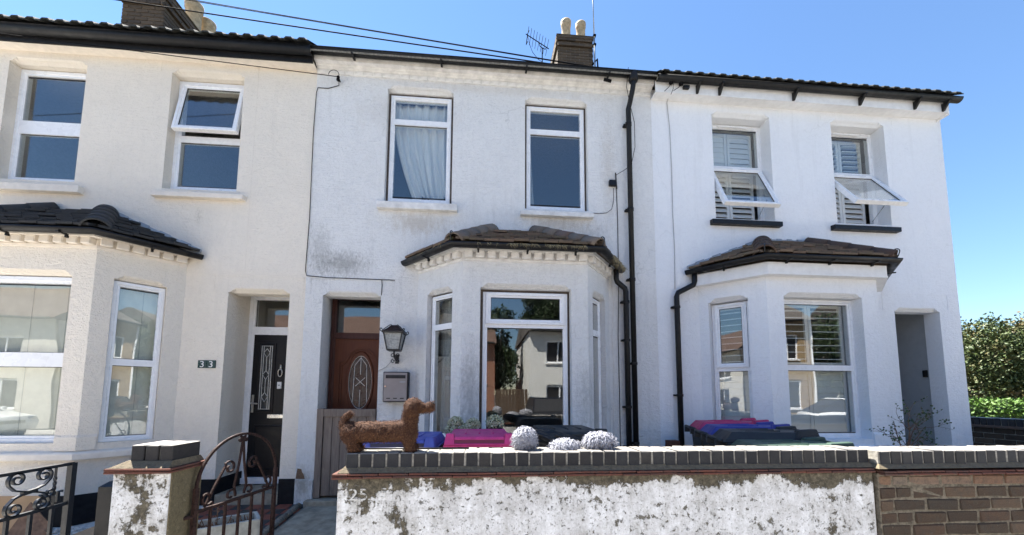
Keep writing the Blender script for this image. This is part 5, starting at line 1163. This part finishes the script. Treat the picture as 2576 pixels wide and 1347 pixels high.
tpole = thing('telegraph_pole', 'tall brown telegraph pole carrying the overhead wires', 'pole', (-24.8, 5.8, 0)); part('shaft', MB().tube([(-24.8, 5.8, 0), (-24.8, 5.8, 10.2)], [.16, .11], 12), 'greywood', tpole, True); part('crossarm', MB().box(-24.86, -24.74, 5.0, 6.6, 9.7, 9.8), 'greywood', tpole)
# ------------------------------------------------------------------ roof-top aerials
ae = thing('tv_aerial', 'small television aerial on the roof left of the middle chimney', 'aerial', (1.46, 8.85, 8.6))
k = 8.85 / 6.85
A = lambda x, z, y=8.85: (x * k, y, 1.55 + (z - 1.55) * k)
part('mast', MB().tube([A(1.129, 7.70), A(1.129, 8.24)], .014, 6), 'cable', ae); part('boom', MB().tube([A(.81, 8.50), A(1.26, 8.225)], .011, 6), 'cable', ae)
for i in range(8):
    f = .08 + i * .12; x = .81 + .45 * f; z = 8.50 - .275 * f; part('element', MB().tube([(x * k, 8.62, 1.55 + (z - 1.55) * k), (x * k, 9.08, 1.55 + (z - 1.55) * k)], .006, 5), 'cable', ae)
part('bracket', MB().tube([A(1.07, 8.34), A(1.085, 8.27), A(1.129, 8.235), A(1.19, 8.21), A(1.21, 8.26)], .010, 6), 'cable', ae, True)
part('dipole', MB().tube([A(.86, 8.46, 8.7), A(.83, 8.39, 8.7), A(.83, 8.39, 9.0), A(.86, 8.46, 9.0)], .009, 6), 'cable', ae, True)
part('downlead', MB().tube([A(.85, 8.45), A(.88, 8.3), A(.94, 8.13), A(1.05, 7.99), A(1.13, 7.94)], .006, 5), 'cable', ae, True)
ma_ = thing('mast_pole', 'tall thin galvanised mast strapped to the right of the chimney', 'mast', (2.79, 8.85, 9.0))
part('tube_lower', MB().tube([(2.805, 8.84, 8.9), (2.79, 8.84, 10.55)], .024, 8), 'steel', ma_, True); part('tube_upper', MB().tube([(2.79, 8.84, 10.55), (2.755, 8.84, 12.6)], .016, 8), 'steel', ma_, True)
for z in (9.55, 10.35, 10.6): part('clamp', MB().box(2.76, 2.83, 8.80, 8.90, z, z + .04), 'cable', ma_)
part('strap', MB().tube([(2.74, 8.87, 9.85), (2.85, 8.80, 9.95), (2.86, 8.80, 9.7), (2.80, 8.82, 9.5)], .022, 6), 'cable', ma_, True)
# moss and grass on the middle bay roof
rr = random.Random(11); gm = MB()
def tuft(mb, p, n, L, lean, spread):
    for _ in range(n):
        d = Vector((rr.gauss(0, spread) + lean.x, rr.gauss(0, spread) + lean.y, rr.gauss(0, spread * .6) + lean.z)).normalized(); l = L * rr.uniform(.5, 1.2); s_ = d.cross(Vector((0, 1, 0))).normalized() * .0016
        e = p + d * l; e.z -= l * .35; o = len(mb.v); mb.v += [tuple(p - s_), tuple(p + s_), tuple(e)]; mb.f.append((o, o + 1, o + 2))
for x in [rr.uniform(.30, .62) for _ in range(26)] + [rr.uniform(.72, 1.15) for _ in range(44)] + [rr.uniform(-.2, 1.2) for _ in range(12)]:
    tuft(gm, Vector((x, 4.075, 3.19)), 4, .055, Vector((.2, -.5, -.4)), .5)
for i in range(22): f = rr.uniform(.35, .95); tuft(gm, Vector((1.335 + (1.83 - 1.335) * f + .04, 4.15 + .7 * f - .06, 3.20)), 12, .10, Vector((.2, -.3, -.5)), .45)
for i in range(12): f = rr.uniform(.1, .95); tuft(gm, Vector((-.92 + .60 * f - .04, 4.85 - .72 * f - .05, 3.20)), 5, .05, Vector((-.2, -.3, -.3)), .45)
part('gutter_grass', gm, 'drygrass', gutM, kind='stuff', label='dry grass hanging out of the middle bay gutter')
mm = MB()
for i in range(120):
    f = rr.random() ** 1.6; x = .41 + rr.uniform(-1, 1) * (.80 - .5 * f); y = 4.16 + .69 * f; z = 3.21 + .43 * f + .035; r = rr.uniform(.008, .024)
    ball(mm, (x, y, z), (r * 1.5, r * 1.3, r * .7), 4)
part('moss', mm, 'moss', [o for o in hM.children if o.name.startswith('bay_roof')][0], True, kind='stuff')

# ------------------------------------------------------------------ things in the garden of number 33
tr = thing('planter_trough', 'pale stone planter trough with dry stalks behind the iron gate', 'planter', (-1.83, 3.0, .2)); c = math.cos(R(35)); s_ = math.sin(R(35))
TF = lambda u, v, z: (-1.80 + u * c - v * s_, 2.98 + u * s_ + v * c, z)
def tbox(mb, a, b, e, f, z0, z1, t): mb.hexa([TF(a + t, e + t, z0), TF(b - t, e + t, z0), TF(b - t, f - t, z0), TF(a + t, f - t, z0), TF(a, e, z1), TF(b, e, z1), TF(b, f, z1), TF(a, f, z1)])
for nm, q in (('trough_side', (-.23, .23, -.12, -.095)), ('trough_side', (-.23, .23, .095, .12)), ('trough_end', (-.23, -.205, -.094, .094)), ('trough_end', (.205, .23, -.094, .094))):
    mb = MB(); mb.hexa([TF(q[0], q[2], .2), TF(q[1], q[2], .2), TF(q[1], q[3], .2), TF(q[0], q[3], .2), TF(q[0], q[2], .655), TF(q[1], q[2], .655), TF(q[1], q[3], .655), TF(q[0], q[3], .655)]); part(nm, mb, 'plantpot', tr, bevel=.006)
part('soil', MB().hexa([TF(-.204, -.093, .3), TF(.204, -.093, .3), TF(.204, .093, .3), TF(-.204, .093, .3), TF(-.204, -.093, .60), TF(.204, -.093, .605), TF(.204, .093, .61), TF(-.204, .093, .60)]), 'soil', tr)
MT['drystalk'] = plain('dry_stalk', (0.17, 0.105, 0.07), .9, .3, 30); MT['pinkflower'] = plain('pink_petal', (0.62, 0.16, 0.36), .7, .2, 30)
dp_ = thing('dried_plant', 'dried brown flower stalks in the stone trough', 'plant', (-1.80, 2.98, .6)); sm = MB()
for i in range(46): u, v = rr.uniform(-.18, .18), rr.uniform(-.08, .08); p = Vector(TF(u, v, .60)); sm.tube([p, p + Vector((rr.uniform(-.04, .04), rr.uniform(-.04, .04), rr.uniform(.02, .07)))], .004, 4)
part('leaf_litter', sm, 'drystalk', dp_, kind='stuff')
stk = Vector(TF(-.02, .03, .60)); part('stalk', MB().tube([stk, stk + Vector((.0, 0, .17))], .003, 5), 'drystalk', dp_); fm = MB()
for i in range(24): leaf_quad(fm, stk + Vector((rr.uniform(-.02, .02), rr.uniform(-.02, .02), .05 + .12 * i / 24)), rv(rr), Vector((0, 0, 1)), .022, .007)
part('seed_head', fm, 'drystalk', dp_)
pf = thing('pink_flower', 'small pink flower at the hinge side of the iron gate', 'flower', (-1.80, 2.62, .2)); fm = MB()
for i in range(90): leaf_quad(fm, Vector((-1.752 + rr.gauss(0, .018), 2.66 + rr.gauss(0, .02), .60 - rr.random() * .12)), rv(rr), rv(rr), .022, .010)
part('petals', fm, 'pinkflower', pf); part('stem', MB().tube([(-1.752, 2.66, .15), (-1.752, 2.66, .52)], .006, 5), 'leaf', pf)
def sheet(name, label, P, th=.006, mt='cardboard'):
    P = [Vector(p) for p in P]; n = (P[1] - P[0]).cross(P[2] - P[0]).normalized() * th; k = len(P); mb = MB(); mb.add([tuple(p) for p in P] + [tuple(p + n) for p in P], [tuple(range(k))[::-1], tuple(range(k, 2 * k))] + [(i, (i + 1) % k, (i + 1) % k + k, i + k) for i in range(k)])
    return solo(name, mb, mt, label, 'cardboard', tuple(P[0]), 'flattened cardboard boxes')
sheet('cardboard_box', 'tan cardboard sheet leaning behind the black scroll gate', [(-4.6, 3.62, .70), (-3.60, 3.62, .695), (-3.78, 3.5, .30), (-4.6, 3.5, .22)]); sheet('cardboard_box', 'flat tan cardboard sheet on the gravel left of the black post', [(-3.50, 3.3, .30), (-3.15, 3.75, .46), (-2.85, 3.75, .46), (-2.78, 3.2, .26)])
sheet('cardboard_box', 'dark brown cardboard flap leaning beside the tan sheet', [(-3.78, 3.44, .22), (-3.42, 3.46, .22), (-3.46, 3.55, .50), (-3.62, 3.56, .66)], .006, 'drystalk'); sheet('cardboard_box', 'small brown cardboard flap standing on the gravel', [(-3.46, 3.40, .20), (-3.24, 3.40, .20), (-3.33, 3.46, .42), (-3.40, 3.46, .47)], .006, 'drystalk')
gv = MB()
for i in range(900):
    x, y = rr.uniform(-4.2, -3.06), rr.uniform(3.0, 4.25); r = rr.uniform(.012, .024); ball(gv, (x, y, gz(y) + r * .5), (r, r * .9, r * .7), 4)
solo('gravel', gv, 'pebble', 'pale loose pebbles in the garden of the cream house', 'gravel', kind='stuff', smooth=True)

# ------------------------------------------------------------------ shrub by the end house porch
sh = thing('thorny_shrub', 'thin bare thorny shrub before the porch of the end house', 'shrub', (3.92, 3.3, .15)); tw = MB(); lf = MB(); rr = random.Random(8)
def twig(p, d, L, r, lev):
    q = p; pts = [p]
    for i in range(4): d = (d + rv(rr) * .22 + Vector((0, 0, .04))).normalized(); q = q + d * L / 4; pts.append(q)
    tw.tube(pts, [r * (1 - .15 * i) for i in range(5)], 5)
    if lev > 0:
        for i in range(3 if lev > 1 else 4): twig(pts[rr.randint(1, 4)], (d + rv(rr) * .9).normalized(), L * .55, r * .5, lev - 1)
    for i in range(4): leaf_quad(lf, pts[rr.randint(2, 4)], rv(rr), rv(rr), .022, .008)
for i in range(5): twig(Vector((3.90, 3.3, 1.0)), Vector((rr.uniform(-.8, .6), rr.uniform(-.3, .3), 1)).normalized(), .34, .006, 2)
tw.tube([(3.93, 3.3, .12), (3.90, 3.3, .6), (3.90, 3.3, 1.02)], .011, 6)
part('branches', tw, 'drystalk', sh); part('leaves', lf, 'leaf', sh)
blk = solo('terracotta_block', MB().box(2.26, 2.39, 4.50, 4.62, gz(4.5), 1.01), MT['redtile'], 'small brown block standing by the wall left of the end house downpipe', 'block', (2.32, 4.55, .3), bevel=.004)

# ------------------------------------------------------------------ right-hand background
MT['bark'] = plain('bark', (0.09, 0.07, 0.05), .95, .4, 20, .8)
MT['treeleaf'] = leaf_mat('mixed_autumn_leaf', (0.022, 0.045, 0.012), (0.060, 0.085, 0.024), (0.15, 0.095, 0.035), 1.1)
MT['hedgeleaf'] = leaf_mat('bright_hedge_leaf', (0.035, 0.075, 0.012), (0.075, 0.15, 0.022), (0.12, 0.21, 0.040), 14)
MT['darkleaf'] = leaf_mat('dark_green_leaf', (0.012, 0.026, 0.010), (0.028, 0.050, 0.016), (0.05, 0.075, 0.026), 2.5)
def tree(name, label, base, clumps, nleaf, ls, mt, seed, trunk_r=.14, group=None):
    t = thing(name, label, 'tree', base, group); rr = random.Random(seed); B = Vector(base); tk = MB(); lf = MB()
    top = sum((Vector(c) for c, _ in clumps), Vector()) / len(clumps)
    fork = B.lerp(Vector((top.x, top.y, top.z)), .42); tk.tube([B, B.lerp(fork, .5) + Vector((.05, .03, 0)), fork], [trunk_r, trunk_r * .8, trunk_r * .65], 8)
    for c, r in clumps:
        c = Vector(c); m_ = fork.lerp(c, .5) + Vector((rr.uniform(-.2, .2), rr.uniform(-.2, .2), rr.uniform(0, .25))); tk.tube([fork, m_, c], [trunk_r * .45, trunk_r * .25, trunk_r * .08], 5)
        rr_ = Vector(r) if isinstance(r, tuple) else Vector((r, r, r))
        for i in range(int(nleaf * rr_.x * rr_.z)):
            n = rv(rr); rad = rr.random() ** .45; lump = 1 + .35 * mnoise.noise(n * 2.2 + c); p = c + Vector((n.x * rr_.x, n.y * rr_.y, n.z * rr_.z)) * rad * lump
            d = (n * .5 + rv(rr)).normalized(); leaf_quad(lf, p, d, rv(rr), ls * rr.uniform(.6, 1.3), ls * rr.uniform(.25, .42))
    part('trunk', tk, 'bark', t, True); part('crown', lf, mt, t); return t
rr = random.Random(21)
cl_ = [((rr.uniform(16.6, 21.5), rr.uniform(11.0, 13.6), rr.uniform(1.7, 3.5)), rr.uniform(.55, .95)) for i in range(30)] + [((17.2 + i * .62, 12.0, 3.75 + .35 * math.sin(i * 2.1)), (.30, .3, .42)) for i in range(7)] + [((17.0 + .5 * i, 11.2, 1.9 + .2 * (i % 3)), .75) for i in range(8)]
tree('copper_tree', 'broad green and copper leaved tree beyond the side wall', (18.6, 12.3, .2), cl_, 1900, .105, 'treeleaf', 5, .2)
hg = MB(); rr = random.Random(9)
for i in range(16000):
    x = rr.uniform(11.5, 19.0); f = rr.random(); y = 8.2 + rr.uniform(-.06, .6); z = rr.uniform(.3, 1.50 + .05 * mnoise.noise(Vector((x * 3, 0, 1)))); y -= .10 * abs(mnoise.noise(Vector((x * 4, z * 4, 2)))); leaf_quad(hg, Vector((x, y, z)), (rv(rr) + Vector((0, -.5, .4))).normalized(), rv(rr), .085, .026)
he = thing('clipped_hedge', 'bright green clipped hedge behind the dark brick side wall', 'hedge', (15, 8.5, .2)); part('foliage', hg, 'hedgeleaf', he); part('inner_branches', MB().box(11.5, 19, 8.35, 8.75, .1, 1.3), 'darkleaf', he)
MT['fence'] = wood('brown_fence_board', (0.075, 0.05, 0.034), (0.13, 0.09, 0.06), .6)
fe = thing('board_fence', 'brown timber fence in the shade of the copper tree', 'fence', (19, 14.6, .1))
bd = MB().box(-.07, .07, -.012, .012, 0, 1.75).mesh('fence_board'); bd.materials.append(MT['fence'])
for i in range(46): inst('fence_board', bd, fe, (16.4 + i * .15, 14.6, .15), (0, 0, 0), (1, 1, 1 + rnd.uniform(-.02, .02)))
part('rail', MB().box(16.3, 23.3, 14.62, 14.66, .6, .7), 'fence', fe)
# ------------------------------------------------------------------ the street behind the viewer, seen in the windows
MT['farwhite'] = wall_paint('white_house_render', (0.78, 0.77, 0.74), [], .4, .08); MT['farcream'] = wall_paint('pale_house_render', (0.70, 0.66, 0.58), [], .4, .08)
def brickwall(name, a, b, mort):
    t = NT(name, .9, .2); x = t.n('TexBrick'); p = t.mapv(t.pos(), (1, 1, 1), (0, 0, 0), (R(90), 0, 0)); t.put(x.inputs['Vector'], p); x.inputs['Scale'].default_value = 1.0; x.inputs['Brick Width'].default_value = .225; x.inputs['Row Height'].default_value = .075; x.inputs['Mortar Size'].default_value = .008
    x.inputs['Color1'].default_value = a + (1,); x.inputs['Color2'].default_value = b + (1,); x.inputs['Mortar'].default_value = mort + (1,); t.col(x.outputs['Color']); return t.m
MT['farred'] = brickwall('red_brick_far', (0.30, 0.11, 0.06), (0.24, 0.085, 0.05), (0.30, 0.27, 0.22)); MT['faryellow'] = brickwall('yellow_stock_brick_far', (0.38, 0.26, 0.13), (0.30, 0.19, 0.095), (0.33, 0.29, 0.22)); MT['farroof'] = plain('red_brown_roof_far', (0.105, 0.062, 0.047), .9, .25, 4); MT['faroofgrey'] = plain('grey_roof_far', (0.12, 0.105, 0.095), .9, .25, 4)
def far_house(label, x0, x1, y, ez, mt, roof, wins, doors, rise=2.2):
    t = thing('opposite_house', label, 'house', ((x0 + x1) / 2, y, 0), 'houses across the street'); F2 = Fr((x1, y), (x0, y)); mb = MB()
    ops = [(x1 - b, x1 - a, c, e, .12) for (a, b, c, e) in wins + doors]; panel(mb, F2, 0, x1 - x0, 0, ez, ops); mb.box(x0, x1, y - 7, y - .13, 0, ez - .01)
    part('wall', mb, mt, t); part('roof', MB().hexa([(x0 - .1, y + .3, ez), (x1 + .1, y + .3, ez), (x1 + .1, y - 7.2, ez), (x0 - .1, y - 7.2, ez), (x0 - .1, y - 3.3, ez + rise), (x1 + .1, y - 3.3, ez + rise), (x1 + .1, y - 3.6, ez + rise), (x0 - .1, y - 3.6, ez + rise)]), roof, t)
    for (a, b, c, e) in wins:
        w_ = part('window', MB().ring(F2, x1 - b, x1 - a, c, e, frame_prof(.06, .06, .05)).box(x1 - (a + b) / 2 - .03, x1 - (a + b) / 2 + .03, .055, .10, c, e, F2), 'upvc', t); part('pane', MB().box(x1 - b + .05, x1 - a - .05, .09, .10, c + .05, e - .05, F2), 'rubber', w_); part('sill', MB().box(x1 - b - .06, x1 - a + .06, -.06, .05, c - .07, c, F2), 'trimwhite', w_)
    for (a, b, c, e) in doors: part('door', MB().box(x1 - b + .01, x1 - a - .01, .06, .10, c, e, F2), 'blackpaint', t)
    part('gutter', MB().tube([(x0, y + .32, ez), (x1, y + .32, ez)], .06, 8), 'gutter', t); return t
far_house('white rendered house across the street mirrored in the middle bay window', 2.4, 9.4, -9.6, 4.6, 'farwhite', 'faroofgrey', [(3.2, 4.4, 3.1, 4.15), (6.4, 7.6, 3.1, 4.15), (3.2, 4.5, .8, 1.95), (7.2, 8.6, .8, 2.0)], [(5.4, 6.3, .1, 2.2)], 1.2)
far_house('red brick house across the street mirrored in the middle bay window', -8.5, .75, -11.2, 4.2, 'farred', 'farroof', [(-7.5, -6, 2.9, 3.8), (-3.6, -2.2, 2.9, 3.8), (-.9, .3, 2.2, 3.3), (-7.6, -5.8, .8, 2.0), (-3.8, -2.0, .8, 2.0), (-.9, .3, .5, 1.7)], [(-5.2, -4.3, .1, 2.2)])
yh = far_house('yellow brick house across the street mirrored in the end house windows', 10.6, 17.2, -9.6, 5.4, 'faryellow', 'faroofgrey', [(11.6, 12.8, 3.4, 4.7), (15.2, 16.3, 3.4, 4.7), (11.4, 13.0, .9, 2.3), (14.8, 16.4, .9, 2.3)], [(13.5, 14.4, .1, 2.2)]); part('downpipe', MB().tube([(17.05, -9.54, 5.3), (17.05, -9.54, .1)], .05, 8), 'upvc', yh)
far_house('pale rendered house across the street with red tiled roof', -17.8, -9.4, -9.8, 3.6, 'farcream', 'farroof', [(-16.8, -15.2, .9, 2.2), (-12, -10.4, .9, 2.2)], [(-14, -13.1, .1, 2.2)], 2.6)
far_house('long cream house across the street at the far left', -30, -18.6, -9.8, 4.8, 'farcream', 'farroof', [(-28.5, -27, 2.9, 4.0), (-24.5, -23, 2.9, 4.0), (-21.5, -20, 2.9, 4.0), (-28.5, -27, .8, 2.1), (-21.5, -20, .8, 2.1)], [(-25, -24, .1, 2.2)])
far_house('white house across the street at the far right', 21.5, 30, -9.6, 5.2, 'farwhite', 'faroofgrey', [(22.6, 24, 3.2, 4.4), (27, 28.4, 3.2, 4.4), (22.6, 24, .8, 2.2)], [(25, 26, .1, 2.2)])
def clump_tree(label, x, y, z0, z1, r, seed): 
    rr = random.Random(seed); cl = [((x + rr.uniform(-r, r) * .7, y + rr.uniform(-r, r) * .7, rr.uniform(z0 + .5, z1 - .3)), rr.uniform(.45, .75) * r) for _ in range(14)]
    tree('street_tree', label, (x, y, 0), cl, 1300, .17, 'darkleaf', seed, .18, 'trees across the street')
clump_tree('dark leafy tree across the street between the red and white houses', 1.0, -12.8, 1.9, 6.2, .95, 31); clump_tree('tall tree behind the roof of the white house opposite', 5.2, -19.5, 5.0, 10.6, 1.8, 32); clump_tree('dark tree across the street right of the yellow brick house', 19.0, -10.5, .8, 5.6, 1.6, 33)
ff = thing('opposite_fence', 'timber fence across the street beneath the dark tree', 'fence', (1.6, -9.9, 0))
for i in range(10): inst('fence_board', bd, ff, (.85 + i * .16, -9.9, .05))
def make_car(label, loc, rz, paint, seed):
    t = thing('parked_car', label, 'car', loc, 'cars across the street', world=False, rotz=rz)
    sec = [(-2.05, .75, .55, .62), (-1.95, .85, .35, .78), (-1.2, .88, .25, .90), (-.55, .88, .22, .95), (.9, .88, .22, .96), (1.75, .86, .25, .95), (2.02, .80, .35, .85)]     # x, half width, z low, z high (nose at -x)
    mb = MB()
    for (x, hw, a, b) in sec: mb.v += [(x, -hw * .92, a), (x, -hw, (a + b) / 2), (x, -hw * .90, b), (x, hw * .90, b), (x, hw, (a + b) / 2), (x, hw * .92, a)]
    for i in range(len(sec) - 1):
        for k in range(6): mb.f.append((i * 6 + k, i * 6 + (k + 1) % 6, i * 6 + 6 + (k + 1) % 6, i * 6 + 6 + k))
    mb.f += [tuple(range(6))[::-1], tuple(range(len(sec) * 6 - 6, len(sec) * 6))]
    cab = [(-.95, .74, .93), (-.2, .60, 1.42), (1.1, .60, 1.45), (1.85, .72, .95)]; 
    body = part('body', mb, paint, t, True, bevel=.03)
    gl = MB()
    for i in range(3):
        (x0, w0, z0), (x1, w1, z1) = cab[i], cab[i + 1]
        if i != 1: gl.poly((x0, -w0, z0), (x0, w0, z0), (x1, w1, z1), (x1, -w1, z1))
    for s in (-1, 1): gl.poly((cab[0][0], s * .74, .93), (cab[1][0], s * .60, 1.41), (cab[2][0], s * .60, 1.44), (cab[3][0], s * .72, .95))
    part('windscreen', gl, 'rubber', t); part('roof', MB().hexa([(-.25, -.61, 1.40), (1.15, -.61, 1.43), (1.15, .61, 1.43), (-.25, .61, 1.40), (-.15, -.55, 1.45), (1.05, -.55, 1.475), (1.05, .55, 1.475), (-.15, .55, 1.45)]), paint, t, bevel=.02)
    for s in (-1, 1):
        part('headlight', ball(MB(), (-1.93, s * .62, .68), (.10, .17, .085), 8), 'chrome', t, True); part('mirror', ball(MB(), (-.65, s * .98, .98), (.07, .10, .07), 6), paint, t, True); part('pillar', MB().tube([(cab[0][0], s * .74, .93), (cab[1][0], s * .60, 1.42)], .03, 6), paint, t)
        for x in (-1.3, 1.3):
            w_ = part('wheel', MB().lathe([(.15, -.10), (.31, -.10), (.31, .10), (.15, .10)], 20), 'rubber', t, True); w_.location = (x, s * .78, .31); w_.rotation_euler = (R(90), 0, 0); part('rim', MB().lathe([(.05, -.105), (.19, -.105), (.19, .105), (.05, .105)], 16), 'steel', w_)
    part('number_plate', MB().box(-2.075, -2.06, -.26, .26, .42, .52), 'whiteplate', t); part('grille', MB().box(-2.07, -2.04, -.38, .38, .56, .66), 'rubber', t); return t
MT['carblack'] = plain('black_car_paint', (0.012, 0.013, 0.016), .12, .1, 5, 0, .7); MT['carwhite'] = plain('white_car_paint', (0.75, 0.76, 0.77), .15, .04, 5, 0, .6); 
make_car('dark car parked nose-out across the street, mirrored in the middle bay', (2.75, -6.6, .0), R(-90), 'carblack', 1)
make_car('white car parked across the street, mirrored in the end house bay', (14.9, -5.0, 0), R(200), 'carwhite', 2); make_car('dark car parked across the street at the right', (9.2, -5.1, 0), R(180), 'carblack', 3); make_car('white car parked across the street at the far left', (-17.0, -5.1, 0), R(180), 'carwhite', 4)
